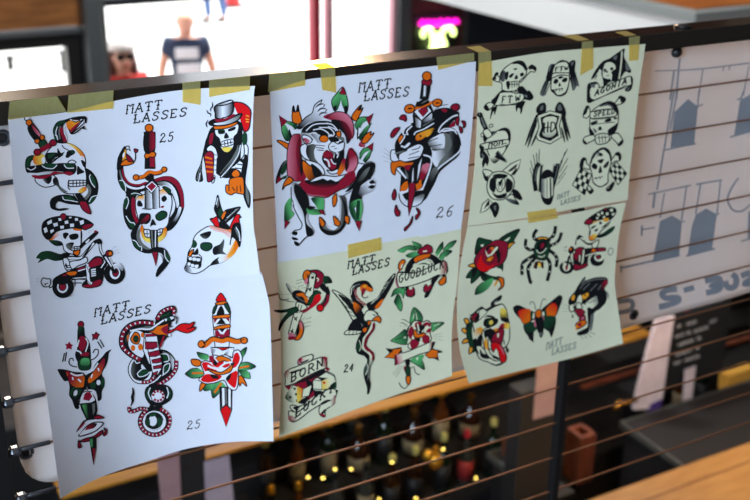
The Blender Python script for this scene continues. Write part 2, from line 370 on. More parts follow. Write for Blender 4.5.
ART = """
# sheet A
D A dagger_skull_and_snake_design
@25,155
g+ 20,160 5,90 20,30 70,5 100,20 60,60 50,110 90,150
K 250,500 260,440 320,405 420,395 500,420 560,490 540,500 430,490 330,465 300,500
g 385,415 450,415 500,450 480,455 420,445
-W8 375,415 390,445 450,455 530,470
K 590,140 650,150 710,220 735,310 720,410 670,480 620,500 590,500 575,440 620,400 640,340 615,290
-n30 620,300 645,340 640,390 600,440
g 650,190 690,230 710,300 690,310 660,270
-W9 655,195 645,220 665,280 700,325
g 700,400 660,430 630,490 680,470
-W9 720,405 670,420 640,470
W+ 300,-115 380,-125 470,-105 540,-60 590,0 607,70 600,130 612,190 614,260 605,340 570,378 480,388 400,380 345,335 318,270 290,230 250,180 200,20
W+ 100,240 130,290 200,322 290,305 330,270 280,200 150,190
K>W 205,250 140,280 : 170,190 260,200 262,260 230,290 180,250
K>n 330,250 400,340 : 280,240 315,220 335,260 350,310 400,350 430,375 370,365 320,310 285,290
o>Y 590,0 440,-110 : 380,-125 470,-105 540,-60 590,0 590,40 555,10 500,-60 440,-105
-K10 370,-100 390,-70 430,-50 450,-30
-W12 560,10 590,30 590,70
K 560,50 600,70 608,130 580,110
g+ 420,-10 430,-35 480,-45 495,-20 440,10
K 405,20 430,-40 470,-20 440,25
K 525,110 560,140 595,170 550,190 520,195
=K10 430,70 470,50 510,70 495,85 440,85
K 15,170 10,130 60,110 130,100 200,80 300,85 380,80 500,90 515,150 490,190 440,205 380,190 250,210 180,225 60,200
n>W 400,180 100,200 : 30,180 120,180 220,165 380,165 380,185 250,190 120,205 50,205
r 65,205 110,200 150,210 190,205 240,195 290,165 340,170 380,175 430,165 480,180 450,208 410,195 330,185 260,205 200,235 140,240 90,230
g 185,100 230,85 310,90 300,120 240,130
-W9 170,105 210,130 280,135 320,100
-W9 390,95 420,130 490,130
g 400,90 480,95 490,125 420,120
-W9 20,130 60,150 100,130 105,115
Y>o 180,40 80,40 : 80,40 110,-15 170,-10 205,30 190,80 130,100 95,90
W 165,40 195,20 205,60 180,90
K+ 210,-10 300,-20 350,-10 380,-5 330,30 260,80 215,60
g 240,-10 300,-15 270,25 230,30
W>K 290,50 220,-10 : 270,70 300,30 340,15 290,40
-W8 360,0 395,-15
K 325,-70 360,-20 395,-35 370,5 330,20
=K10 440,260 450,315 610,300 612,255
-K10 440,285 610,278
-K9 480,255 480,312
-K9 515,258 515,310
-K9 548,256 548,308
-K9 580,255 582,304
-K10 440,245 430,310 445,350
o>Y 610,330 520,355 : 540,350 580,320 610,325 612,350 575,378 535,372
-K10 480,395 545,480
-n14 505,395 555,460
K 500,390 550,385 590,440 570,490 540,460
r+ 550,465 610,465 640,520 658,590 590,560 550,500
K 250,500 270,540 350,560 440,540 400,530 330,535 300,510 310,480 280,470
K 280,470 330,465 310,490 300,520 260,520
@20,110
K 75,195 80,150 110,115 160,165 205,235 220,280 190,315 145,305 100,250
r>p 120,160 205,250 : 120,145 165,190 200,240 208,270 170,245 130,190
eo+ 90,125 30,30
eW+ 65,82 22,22
eW 82,78 14,14
eo+ 222,275 22,26
eo+ 172,312 26,24
g+ 185,330 245,300 275,365 215,385
K 120,180 105,210 130,260 160,290
-r48 170,425 240,385 325,335
er+ 172,422 34,32
er+ 330,328 34,32
=K8 150,400 290,330
K 365,325 335,250 330,190 370,120 450,95 540,70 650,62 668,90 658,135 635,105 600,120 570,110 520,110 475,120 440,140 425,190 440,250 468,328
-g26 360,300 348,210 385,140 450,115
-W8 380,300 358,230 375,165
-W8 350,250 370,260 375,290
-n14 400,290 390,220 405,160
-r34 412,175 420,230 445,285 450,320
-W10 445,160 445,220 470,290
y>o 560,100 480,190 : 472,118 540,100 595,110 575,150 520,215 492,210 465,160
r 600,115 560,175 515,225 495,215 535,165
W+ 640,130 600,165 530,225 505,235 555,190 625,110
-K12 490,190 512,238 560,225 605,188 640,165
K 620,175 650,158 645,180 665,195 630,190
-W8 500,95 560,110 620,95
-K10 600,100 560,120 520,105
-W7 640,95 640,120
D A dagger_through_skull_with_coiled_snake_design
@115,160
K 40,20 90,20 85,80 100,160 130,220 180,250 260,255 330,215 420,180 500,160 580,170 640,220 680,310 692,400 690,480 660,560 610,650 540,710 450,700 480,640 560,560 600,480 590,400 540,310 470,260 400,260 330,300 240,330 200,400 200,500 230,600 250,640 160,700 110,640 85,560 80,450 110,340 60,280 25,190 25,100
r 75,80 100,160 150,225 240,240 310,215 310,240 220,262 140,240 90,190 70,120
n>W 70,150 150,270 : 45,60 62,140 90,210 150,260 230,275 290,255 290,280 200,295 120,270 70,210 45,130
r 400,195 500,165 580,175 640,230 675,310 688,400 685,480 660,460 655,380 620,280 560,220 490,200 410,215
n>W 480,260 560,230 : 420,225 490,215 550,235 600,290 630,370 640,450 620,480 600,400 570,330 520,270 450,250
W>K 640,480 560,600 : 640,470 665,480 640,560 580,650 540,690 550,640 610,560
g 40,210 70,205 110,270 110,310 70,280
-W8 45,205 80,210 105,270 105,315
g 90,400 120,380 130,420 115,480 90,480
-W8 90,390 120,370 135,420 110,490
r 165,400 180,370 200,400 200,480 215,560 250,620 230,650 190,590 165,500
g 110,560 150,600 200,640 190,690 140,650
-W9 110,560 150,620 190,630 200,650
W+ 215,380 290,345 400,320 480,300 545,320 570,400 565,480 545,560 530,640 500,680 400,705 290,690 250,640 225,560 205,470
K 225,420 245,400 275,440 270,465 225,460
K 470,370 500,355 520,390 490,420 465,400
y>W 470,300 470,370 : 450,310 490,285 540,310 530,340 480,345 450,370
y>W 240,370 240,420 : 210,385 270,345 285,350 285,400 240,405
g+ 155,335 190,315 250,330 275,355 220,350 170,360
g+ 475,270 520,270 560,300 550,350 510,310
-W7 160,340 200,330 260,345
-W7 470,265 500,255 560,290 565,330
n 265,490 320,470 370,485 350,500
r 450,470 490,455 480,480
W/+ 300,290 360,330 435,260 440,480 400,485 305,485
W>K 370,400 305,400 / 300,290 360,335 370,485 305,485
K>W 380,400 435,400 / 368,330 435,270 440,485 375,485
-K10 300,290 300,480
-K10 440,260 445,480
W/+ 370,205 430,262 365,332 300,265
r/ 370,222 412,262 365,310 322,265
K 300,180 370,140 390,180 370,215 320,205
K/ 300,-120 395,-120 405,90 295,90
r/ 345,-120 395,-120 398,70 350,70
K/+ 290,-280 400,-280 400,-120 300,-120
K 280,-180 290,-260 320,-300 370,-300 400,-240 400,-150 390,-80 300,-80 285,-120
K>r 330,-200 380,-200 : 345,-290 385,-280 398,-220 395,-120 345,-90
eo+ 340,-320 40,38
eo+ 320,-40 26,26
eo+ 375,-55 32,28
-o28 310,-40 375,-55
-K44 200,185 230,178 290,165 340,125 400,135 450,125 490,95
-o32 200,185 235,180 290,160 345,120 400,130 450,118 488,100
eo+ 210,175 30,28
eo+ 492,95 26,26
K+ 25,100 30,-10 60,-80 100,-135 110,-60 130,-40 90,-20 70,60
y 80,-50 105,-110 110,-30 100,20 75,30
o+ 70,20 120,-10 190,20 140,50 60,55
r+ 110,-60 150,-30 180,15 130,10
W 75,-50 95,-80 95,-40 80,-20
-K9 100,-130 130,-140 145,-120
-K9 110,-100 140,-110 150,-90
-K10 180,20 200,0 205,-50 200,-90
r+ 190,-110 230,-100 205,-70
K 250,540 300,530 350,540 355,600 320,640 270,635 240,600
r>K 330,560 260,640 : 330,545 345,570 320,610 260,650 230,640 280,590
g+ 410,550 470,510 515,525 510,570 450,605 415,590
K 375,590 410,650 380,650 350,665
Y>o 330,790 275,680 : 255,680 275,650 300,730 350,790 350,830 290,800 255,740
Y>o 440,790 510,690 : 480,700 500,670 520,700 500,770 440,820 425,790
W+ 290,700 345,700 350,770 310,770 295,740
W+ 430,700 475,690 465,740 430,760
-K8 290,735 345,740
-K8 320,700 322,770
-K8 430,725 475,720
-K8 450,695 450,750
K 160,720 230,620 250,610 240,700 230,760 260,830 320,880 370,890 370,930 290,930 200,880 165,800
n>W 240,700 220,660 : 225,700 260,640 250,700 245,770 280,840 350,890 300,890 240,840 215,770
-W6 255,720 270,780 310,840 360,865
g 180,820 210,810 250,860 260,900 220,880 185,850
-W8 175,800 210,815 240,860 265,870 265,910
K/+ 348,700 425,700 420,880 405,940 365,880
n/ 358,705 375,705 385,880 370,880
W/ 400,705 410,705 408,880 398,880
K 370,880 440,870 500,890 540,950 550,1000 520,1060 460,1130 420,1170 405,1150 430,1080 480,1010 470,960 430,930 380,930
W>K 430,930 490,990 : 430,930 470,940 500,1000 480,1040 470,980
g 500,920 540,960 545,1010 520,1020 500,960
-W8 495,900 500,960 520,1000 540,1020
r/+ 370,920 430,920 408,1060
t 25 445,280 78,-12 8,-90 9 115,115
D A top_hat_skeleton_smoking_design
@185,95
K 200,480 240,380 270,320 540,260 575,400 560,560 540,750 440,830 330,800 220,650
r+ 480,80 560,75 620,105 660,160 655,250 640,340 590,370 570,300 540,180
R 490,90 560,85 640,140 650,220 630,340 600,350 560,260
-y12 610,205 640,215
-y12 605,240 640,245
-y12 610,265 640,270
K 200,480 250,340 280,330 260,460 210,560 180,620 170,760 180,860 110,860 110,790 150,700
-n8 120,850 140,760 170,680
-n8 150,850 160,740
-W8 135,870 150,780
r 250,400 285,380 270,480 240,490
W+ 215,540 260,500 310,540 330,620 300,640 250,590
K 330,560 350,500 480,520 500,620 440,700 380,760 340,740
n>K 470,700 420,680 : 560,500 555,560 520,640 450,740 380,820 350,830 370,760 460,640 520,540
-W8 555,500 530,600 450,720 360,820
-n8 530,500 500,600 420,700 350,790
W+ 590,480 630,520 625,640 610,760 590,860 560,800 440,760 520,680 590,600
-K12 520,690 590,700
-K12 550,660 600,670
-K10 500,730 580,740
g 590,370 620,390 620,480 580,500 570,420
K 580,640 605,610 590,690 540,640
K 440,760 480,730 550,760 570,820 560,840 450,840
o 470,790 510,750 545,790 510,830
K+ 600,600 628,640 600,880 650,1000 640,1130 600,1050 560,850
n 610,900 640,1000 638,1100 610,1020
o+ 450,840 570,820 590,900 590,990 560,990 500,980 460,1000 410,970 410,900 440,900
-K9 470,920 500,960
-K9 520,910 520,970
-K9 550,900 560,970
-K9 440,910 440,960
r+ 190,600 250,560 290,600 280,720 290,830 230,870 215,780 200,680
-o20 200,620 270,640
-o20 205,670 280,680
-o20 205,715 285,725
-o20 210,765 280,770
-W22 300,560 305,640 300,740 300,820
-K7 285,600 320,600
-K7 285,650 320,650
-K7 285,700 320,700
-K7 285,750 315,750
=K8 270,820 300,810 290,870 270,880
W+ 305,335 400,300 530,290 525,380 490,420 490,500 470,540 430,575 385,565 355,520 345,440 305,400
o+ 290,310 400,305 520,270 520,290 430,330 300,345
g 330,350 380,340 400,355 395,385 340,390
K 340,355 390,360 380,380 345,385
K 430,345 500,315 500,345 440,365
K 410,375 440,425 390,432
=K10 365,470 480,440 485,490 380,520
-K9 365,495 480,470
-K9 395,465 400,510
-K9 425,455 430,505
-K9 455,450 460,495
Y 370,530 440,520 470,530 430,570 390,560
K+ 240,270 300,240 420,240 520,195 560,185 570,200 520,260 420,300 300,310 250,300
W>n 300,290 540,210 : 290,285 400,265 500,220 555,200 520,250 420,290 310,300
r 300,240 400,235 480,190 500,205 420,250 320,270
K+ 290,130 320,95 400,65 460,50 485,70 475,180 400,225 310,235 300,180
W>K 380,150 310,150 : 305,110 380,100 380,220 320,225 305,180
W>K 380,150 470,150 : 380,100 470,75 470,175 380,220
n>W 340,100 460,60 : 330,100 400,75 465,58 470,70 400,95
-K12 305,110 400,100 475,70
-K12t 270,70 275,110 255,140 260,165
-K12t 215,150 230,180 255,190 255,220
-K12t 230,250 210,290 225,325
D A skull_rider_on_motorcycle_design
@30,210
g>K 150,440 340,440 : 60,480 110,420 200,410 300,440 360,430 350,490 250,510 170,490 80,530 100,490
W+ 190,290 330,190 500,195 515,300 505,370 495,430 470,460 420,440 380,430 340,400 310,320
g>K 200,310 300,330 : 190,300 300,310 325,350 260,360 210,330
o>W 220,280 310,240 : 180,290 230,240 310,205 330,215 320,240 270,270 220,300
o 430,185 520,170 515,205 450,205
K+ 120,200 130,130 180,90 280,65 400,60 500,75 580,105 630,145 600,180 540,190 440,180 330,195 260,220 190,295 140,260
r+ 520,170 560,140 630,140 620,165 550,200
er+ 332,68 30,32
W/ 170,120 215,95 220,130 178,148
W/ 280,85 305,80 318,105 290,110
W/ 230,135 275,125 280,158 240,168
W/ 345,112 380,102 385,135 350,140
W/ 135,185 165,170 178,215 148,232
W/ 300,160 340,155 338,185 305,188
W/ 400,138 440,135 440,168 402,172
W/ 448,82 478,80 482,105 452,108
W/ 495,110 535,98 540,135 505,150
W/ 200,205 235,190 240,210 210,235
W 390,70 415,68 412,80 392,82
K 330,235 365,225 388,240 370,265 355,290 335,275
K 395,250 470,235 485,270 455,295 405,295
K>n 410,330 370,370 : 360,345 400,325 440,330 420,370 400,400 370,380
=K10 415,375 495,365 495,395 415,405
-K8 415,390 495,380
-K8 445,372 445,402
-K8 470,368 470,398
o+ 430,420 495,400 490,445 460,455
K+ 500,360 560,300 640,230 670,215 675,235 610,300 540,350 510,380
W 555,320 590,290 590,310 565,335
er 655,215 15,12
-K6t 580,210 640,195
-K6t 580,230 620,215
-K10 510,210 510,370
K 330,430 380,430 400,450 360,480 330,470
-K36 345,490 420,475 510,475 580,400 650,320 690,310
-W18 350,490 420,480 505,478 580,400 640,330
K 520,470 600,360 620,350 560,440
K 650,310 690,285 720,310 715,350 690,350
-K30 700,330 705,400 730,450 760,470
-W14 700,340 708,400 735,450
W+ 330,490 370,480 400,530 420,590 390,620 350,580
-K9 350,560 400,555
-K9 360,580 410,575
-K9 365,600 415,595
K 360,530 380,580 350,560
W+ 400,520 500,500 560,470 570,520 480,560 420,590
K+ 240,690 300,650 420,600 560,550 650,470 720,480 730,560 690,640 560,660 400,690 280,730 235,740
r 240,720 330,650 380,640 300,700 240,730
r+ 580,540 650,480 710,480 720,540 600,580
o+ 360,625 420,610 470,615 460,650 400,660 370,645
r 470,590 540,570 540,590 490,605
W/ 480,605 600,570 600,580 480,618
-K20 190,775 320,730 440,690 560,690
-W9 200,765 320,725 440,685 570,675
K 520,740 600,660 690,590 740,580 730,700 700,750 620,780 540,775
r+ 520,760 600,730 700,690 720,720 690,760 590,780
W/+ 605,590 660,580 665,660 610,670
-K7 610,610 660,605
-K7 610,630 660,625
-K7 610,650 660,645
-W26 570,540 580,640 590,720 620,735
=K6 555,540 570,700 630,745
eK 330,770 108,112
eW 325,770 55,60
er+ 325,765 35,40
eK 322,720 60,30
-K9 390,690 520,690
-K9 390,730 520,730
-K9 450,690 450,760
=K10 110,720 130,680 170,690 200,690 205,730 195,760 160,770 130,760
-K8 180,730 150,740 160,750
-K8t 60,690 90,685
-K8t 60,720 90,710
@70,235
eK 445,385 105,108
W>K 460,290 500,390 : 440,290 490,280 530,320 525,360 480,330 440,320
eW 450,380 52,62
er+ 455,375 30,40
K+ 330,215 370,200 430,300 470,370 430,370 380,290
W/ 345,220 360,215 420,310 410,320
-W10 385,215 450,340
er+ 390,185 34,32
eo+ 402,185 22,24
-K7t 425,135 465,110
-K7t 440,165 485,145
-K7t 450,185 495,175
K 290,340 340,280 370,260 360,320 320,350 310,420 280,420
-W10 310,330 350,270
D A yellow_skull_with_red_birds_design
@180,230
W+ 165,40 230,-10 300,-40 420,-25 520,0 580,80 585,150 545,230 480,290 400,330 300,355 240,400 180,430 120,435 60,410 45,380 70,330 75,280 85,220 120,160 135,90
o>W 450,-10 420,70 : 290,-40 420,-25 530,5 525,80 500,90 430,30 340,10
o>W 460,-10 440,40 : 400,-25 530,0 530,70 470,30
y>W 530,200 420,190 : 560,90 590,150 550,230 480,295 400,330 370,330 390,290 470,240 520,160
o>y 560,170 470,200 : 560,95 585,150 545,225 490,270 470,260 530,180
K>n 250,50 230,110 : 200,45 260,20 310,15 300,60 260,90 220,75
g 120,170 125,120 145,100 170,130 165,165 140,180
g+ 205,170 215,135 260,125 310,135 320,175 280,208 230,200
K 150,210 178,182 180,245 120,245
o+ 90,230 110,205 140,195 120,240 110,265 85,255
K>n 380,200 480,200 : 325,215 340,170 400,140 440,90 440,150 430,210 465,245 400,240 345,250
K>n 360,310 420,300 : 300,355 330,310 390,270 380,300 390,330 340,345
K 85,270 190,265 215,290 210,370 170,385 75,355 70,290
W 90,275 115,272 118,298 92,300
W 125,278 160,278 160,305 128,305
W 165,285 200,285 200,310 170,312
W 80,325 105,330 100,355 78,352
W 110,340 140,345 138,370 112,368
W 150,350 185,350 175,380 148,375
-K9 185,240 215,270 215,310
K>W 60,400 130,400 : 50,370 80,350 110,390 130,430 70,415
@180,185
K+ 345,250 360,170 378,100 400,190 430,270 460,250 520,235 605,222 540,310 470,370 440,400 400,350
n/ 365,180 378,120 390,200 370,230
-W7 360,200 378,130
-W7 470,330 570,240
g 380,280 410,230 430,300 410,330
o 415,320 440,270 460,270 430,340
-n10 450,360 520,290 590,230
R+ 300,340 340,330 370,315 385,370 430,420 360,415 330,380
K 295,335 325,335 320,350
K+ 400,370 450,380 500,430 470,440 400,420
R+ 500,420 530,350 560,300 590,295 605,320 590,340 590,380 530,430 510,440
K 595,310 620,322 598,332
K+ 530,400 590,380 605,420 610,520 595,620 570,560 520,520 500,600 510,540
-W9 560,420 590,480 600,560
n 545,430 580,470 590,540
t MATT 105,240 95,-14 10,-88 9 115,90
t LASSES 180,332 92,-13 10,-82 9 115,90
D B dagger_moth_and_eye_design
@50,315
K 270,340 280,120 340,120 350,200 390,260 405,330 400,480 290,480 250,400
er+ 308,95 30,32
g>K 290,140 320,180 : 285,120 335,125 345,200 285,210
r+ 285,230 320,205 355,225 370,270 350,340 310,370 280,320
-W14 290,250 270,320
-W12 355,230 380,280 355,370
-W14 265,355 300,370 320,400
r 300,400 350,370 390,380 380,410 320,410
g+ 280,470 310,430 350,415 400,440 410,500 390,545 300,545
G>g 330,440 330,530 : 310,450 340,430 390,440 390,500 310,500
r/ 150,290 175,290 195,265 205,290 230,300 215,320 215,345 188,335 160,345 165,315
r/+ 420,190 445,195 460,170 475,185 495,195 480,215 470,245 450,235 425,255 430,220
-K12 165,370 150,465
-K12 145,380 125,470
-K12 500,245 540,320
-K12 475,265 520,335
-K11 235,460 225,435 200,440 190,480 220,510 270,520
-K11 430,380 450,345 480,350 480,390 450,430 410,450
K 75,550 110,540 170,550 250,570 330,575 360,600 420,550 460,480 520,420 560,370 615,345 590,380 580,450 560,510 530,560 520,600 545,640 545,710 520,760 515,840 480,860 470,800 440,750 350,750 330,780 290,850 290,935 250,930 220,850 190,800 195,720 180,660 140,660
r>o 230,620 330,700 : 160,560 250,590 340,605 340,690 330,720 250,720 200,680 185,640
r>o 520,470 400,660 : 380,650 410,600 480,510 540,430 545,490 520,560 500,600 430,660 390,680
o 170,570 180,600 170,610
-W16 205,580 260,605 330,595
-W16 375,580 430,550 480,480
-W14 225,620 230,650
-W16 280,640 310,670
-W14 425,590 410,630
-W14 480,530 490,560
g 210,750 240,720 300,740 320,760 260,830 230,820 200,790
eW+ 255,780 24,36 20
eW+ 485,675 26,32
g 400,690 450,670 460,720 420,740
g 520,620 545,650 530,720 510,700
-n12 370,720 375,770
W/+ 325,775 370,760 420,770 460,860 450,890 400,880 300,890 290,900 300,830
r/ 345,790 365,770 400,770 425,815 390,860 330,845
-W14 420,770 460,820 470,860
K/+ 300,890 400,885 460,850 470,950 450,1040 370,1050 320,950
G>K 330,950 380,950 / 320,900 370,890 390,1030 370,1030
n/ 420,890 450,880 450,960 430,1000
@50,410
K 260,220 330,110 390,90 430,60 480,45 550,80 480,95 420,90 350,120 310,180
r 440,80 480,55 530,78 470,88
r 280,195 330,130 350,130 300,190
W+ 290,260 330,200 420,130 530,130 470,200 380,240
r>K 380,190 450,140 : 350,200 400,140 470,135 440,180 380,195
=K12 285,260 360,170 440,125 535,130 470,200 390,240
-W12 290,240 370,140 450,110
-W16 310,280 400,260 470,220 530,175
r+ 305,310 350,285 440,260 500,215 530,205 520,240 460,280 390,310 330,320
r+ 540,180 570,200 565,240 540,260 530,240 550,215
r+ 290,300 310,350 315,370 285,380 280,330
K/+ 395,280 460,270 460,380 440,500 438,545 420,440
r/ 425,380 455,390 438,530
G>K 405,320 450,320 / 400,290 430,290 430,370 410,370
D B striped_cobra_design
@110,340,5
K+ 232,62 265,50 302,68 328,105 334,140 310,180 265,214 225,232 195,228 205,205 245,170 262,130 250,90
n>W 300,110 325,110 : 262,58 300,72 324,108 326,140 312,150 306,118 288,84
g 256,74 284,76 292,100 266,108
-W9 254,70 286,72 294,102 268,110
g 270,130 296,120 290,150 262,176
-W9 266,176 270,130 298,118 292,152 262,178
-W12 190,222 225,205 255,175
-K46 331,105 328,145 298,186 245,222
d r W 38 26 331,100 328,145 298,186 240,226
W+ 92,160 98,118 122,90 162,86 192,112 212,150 202,192 162,218 118,206
K>n 130,150 95,150 : 104,160 112,114 138,94 170,104 198,150 192,182 158,204 120,194
g 118,90 150,92 156,108 132,116
-W9 120,88 132,116 156,108
eW+ 166,132 13,17
g 134,168 164,146 198,150 184,172 150,182
-W9 136,168 164,144 200,150 184,174 148,184 136,168
-K42 158,212 198,206 226,176 238,150
d r W 34 24 155,212 198,206 226,176 240,148
K+ 175,270 182,240 205,228 270,225 300,240 312,270 300,300 260,325 215,328 188,305
g 180,262 196,240 204,262 190,296
g 290,238 306,262 298,296 288,270
-W10 202,238 192,266 206,300
-W10 284,236 292,266 284,292
eW 240,282 33,30
d r W 32 20 214,282 222,262 242,256 262,266 264,290 244,304 222,298
K 205,318 240,326 262,330 250,352 215,360 195,345
-W10 220,330 250,350 275,375
-K30t 112,238 116,262 112,285 113,305 104,330
-K44 96,338 100,356 124,354 150,344 182,346
d r W 34 22 92,332 100,358 124,354 150,344 182,346
eK 222,408 84,78
eW 222,408 58,54
eK 220,406 48,46
eW+ 214,404 23,29
g 196,372 226,364 232,376 204,384
g 178,405 196,392 200,425 184,424
g 236,390 262,396 256,428 240,430
-W8 178,385 172,415 190,440 225,448 258,430 268,400
d r W 38 24 248,344 282,362 300,396 290,436 258,466 222,474 182,462 154,430 154,392 172,362 185,345
@110,300
K 90,420 95,350 140,270 220,220 310,205 420,215 450,220 460,170 500,110 570,65 630,65 650,110 640,160 600,250 560,390 510,430 490,500 480,600 400,720 300,620 200,560 120,500
n>K 220,320 170,440 : 150,420 180,340 250,290 330,270 440,250 430,300 300,300 240,320 190,420 200,500
-K60 290,590 200,540 130,470 118,390 145,310 215,250 310,225 430,235
d r W 48 26 310,605 200,540 130,470 118,390 145,310 215,250 310,225 430,235
-K52 470,200 510,130 580,90 630,85 638,130
d r W 40 24 470,200 510,130 580,90 630,85 638,130
W+ 200,330 260,300 340,330 355,420 350,520 320,580 230,530 180,450
o+ 220,360 250,320 290,340 300,390 280,440 230,430 205,390
eg+ 260,390 24,32
o 170,360 190,350 180,420
eo 325,350 16,26
eo 230,480 22,30
eo 305,470 24,34
W/+ 345,330 460,330 480,500 470,600 430,650 390,640 330,500
r/ 350,340 455,335 462,375 410,395 355,385
r/ 355,430 470,410 480,455 420,490 360,485
W 370,400 420,405 460,385 450,405 400,425
o+ 330,320 420,310 470,260 530,250 590,230 560,280 560,330 590,370 540,350 480,350 420,330
r 510,290 580,250 580,300 620,320 570,340 540,330
-W16 200,310 300,290 400,290 480,240 540,200
-g22 500,170 560,150 600,130
g+ 550,180 590,160 640,170 630,210 590,210 550,215
W 545,190 570,190 560,215
W 600,170 640,170 620,200
-K12 640,190 610,210 600,260 620,270
-K12 655,160 670,190 660,240
R+ 580,310 640,290 690,250 740,235 790,240 840,220 820,270 770,290 850,270 840,300 780,330 720,320 660,300 600,330
W 580,350 605,340 600,370
-K12 500,350 510,430 480,500
-r20 540,360 520,420 500,470
@115,340
W/+ 300,-30 420,-40 440,80 470,210 470,280 430,350 380,370 370,300 340,150
r/+ 300,20 420,20 425,70 380,90 305,90
r/+ 325,130 440,100 450,150 400,165 345,165
r/+ 365,200 455,180 465,220 420,230 375,230
r/+ 380,265 470,245 465,280 420,285 385,290
r/+ 380,330 430,310 420,350 385,355
D B dagger_through_red_rose_design
@185,285
W/+ 275,310 290,220 320,190 400,190 440,220 455,300 450,400 440,620 300,620
R+ 310,160 355,80 400,130 405,165
o+ 305,180 400,160 425,190 310,200
g+ 275,280 290,220 325,200 290,290
g+ 390,195 430,190 455,260 450,290
K 315,300 360,205 395,290
o+ 280,310 420,295 455,300 440,325 280,335
r/ 285,340 325,340 295,385
r/ 400,325 445,330 440,370
K/ 310,395 365,325 410,390
o+ 285,430 350,405 445,395 450,425 300,445
K/ 335,435 370,475 410,430
r/ 300,450 330,450 360,500 300,540
r/ 445,440 420,440 380,500 400,560 440,540
r/ 355,490 375,490 430,560 380,580 320,560
@110,340,5
G>g 462,165 385,168 : 374,170 405,145 440,141 470,165 450,186 410,191
-K9 374,170 405,145 440,141
-K8 374,170 410,191 450,186
-o18 410,166 468,165
G>g 480,95 445,70 : 434,60 470,68 494,78 486,99 456,96 442,84
-K8 434,60 470,68 492,76
G>g 650,85 675,50 : 640,76 660,50 684,37 676,70 660,92
-K8 640,76 660,50 684,37 674,74
G>g 645,130 715,132 : 634,140 660,115 690,111 729,132 700,148 645,153
-K8 640,132 660,115 690,111 729,132 700,148
-o18 640,141 696,130
g>G 650,160 690,180 : 642,152 680,150 696,165 701,193 665,185
-K8 696,160 701,193 665,185
G>g 550,215 515,280 : 514,290 504,240 530,212 562,212 578,240 545,266
-K9 508,240 514,290 545,266
-o22 522,264 558,215
g>G 475,250 505,220 : 468,226 510,214 512,246 470,256
o+ 406,98 440,98 456,112 445,131 414,125
-K8t 405,98 430,104
o+ 448,256 454,218 482,216 466,242
o+ 638,190 655,178 672,200 684,232 660,214 650,230
K/+ 548,235 610,235 608,350 552,350
W/ 560,240 572,240 574,330 562,345
n/ 575,240 582,240 586,330 578,328
W/ 592,240 603,240 604,345 592,330
W/+ 550,345 580,322 610,345 580,338
R/+ 552,350 580,325 608,350 580,434
W/+ 503,38 620,38 614,86 580,76 545,84 512,74
K>W 505,55 535,55 / 506,42 534,48 514,74
K>W 570,60 600,60 / 562,78 598,44 592,72
R/+ 530,38 600,38 578,48 562,52
W+ 458,211 443,195 470,170 454,120 474,103 508,108 518,76 545,80 580,74 610,90 618,58 646,52 662,95 642,140 642,200 636,238 620,252 590,236 570,202 520,216 480,219
R 622,70 640,64 650,95 632,132 604,141 612,105
K 606,108 622,112 616,132 604,138
R 460,116 490,112 522,136 534,158 500,151 474,155
R 454,201 480,171 530,174 560,180 540,201 490,213
K 500,172 534,177 544,192 514,192
R 580,196 600,170 634,154 637,190 626,238 602,226
K 580,190 606,164 602,190 586,206
r 497,80 520,84 522,116 500,106
R 512,108 545,90 570,112 550,136 520,132
K 520,100 540,108 530,128 516,118
o+ 528,96 545,80 574,84 604,100 598,112 570,104 548,110
R 556,124 590,112 600,126 574,140
o+ 484,145 530,157 560,160 596,136 613,120 606,155 570,171 530,172
-W20 488,128 528,144 566,150
-W16 546,138 576,117 612,110
-W12 520,88 540,112
@183,330
-K56 165,150 210,150 240,130 300,90 390,105 450,90 540,115 610,95
-o42 185,160 210,160 250,135 300,95 390,112 450,95 530,118 600,110
eo+ 185,142 36,36
eo+ 610,105 34,32
-K8 200,120 220,150 190,170
-K8 580,110 610,90
t 25 115,350 75,-12 12,-85 7 175,395
t MATT 88,270 92,-22 10,-82 9 85,290
t LASSES 155,345 86,-21 10,-80 9 85,290
D C panther_in_rose_design
@275,120
@265,80,5
G>g 340,100 375,140 : 345,152 333,105 360,65 384,58 380,100 362,150
G>g 412,110 385,140 : 385,58 405,80 416,130 406,165 392,142 380,100
K 340,140 358,125 352,160
K 396,135 412,130 408,170 398,165
W/ 378,105 390,150 386,172 366,165
-K10 345,155 333,105 360,65 390,36 408,80 416,130 408,168
r/+ 371,70 390,32 406,74
G>g 100,215 140,240 : 100,212 135,212 160,224 155,248 132,230
G>g 85,250 120,270 : 80,232 100,222 118,258 128,298 105,302 88,268
K 118,250 150,246 135,272 128,296
-K10 82,232 86,265 105,302 128,300
-K10 108,206 140,212 162,226
W/ 120,236 150,250 134,274
r/+ 71,177 112,206 82,236
o+ 138,208 136,162 142,128 153,162 165,124 171,156 184,206 166,220
K 140,160 142,128 152,160
K 158,158 165,124 170,156
o+ 59,304 86,305 132,330 122,352 86,326
W>K 270,140 185,240 : 158,238 200,190 235,165 246,130 266,112 290,128 305,150 306,182 280,202 215,216 180,246
-K11 158,238 200,190 235,165 246,130 264,112 286,98
-K16t 252,138 272,122 296,120
-K16t 262,158 282,142 308,146
-K16t 268,178 286,164 312,166
-K9 286,98 278,116
-K9 300,122 292,136
-K9 310,148 300,160
G>g 460,200 480,240 : 448,228 470,190 512,184 516,200 490,216 466,252
G>g 525,225 490,270 : 515,226 532,214 502,272 476,302 470,282 496,242
-K10 448,228 470,190 512,184
-K10 532,214 502,272 476,304
K 462,250 482,236 470,290 460,296
W/ 468,240 490,236 466,286
r/+ 505,190 541,167 520,226
o+ 433,186 454,150 482,124 478,150 491,138 471,180 455,206
K 462,150 482,124 477,150
r>p 480,330 500,310 : 468,328 484,298 500,318 496,336
o+ 484,312 500,275 531,257 526,275 546,264 521,300 505,316
G>g 490,345 505,385 : 472,372 490,345 520,335 526,350 496,366 475,398
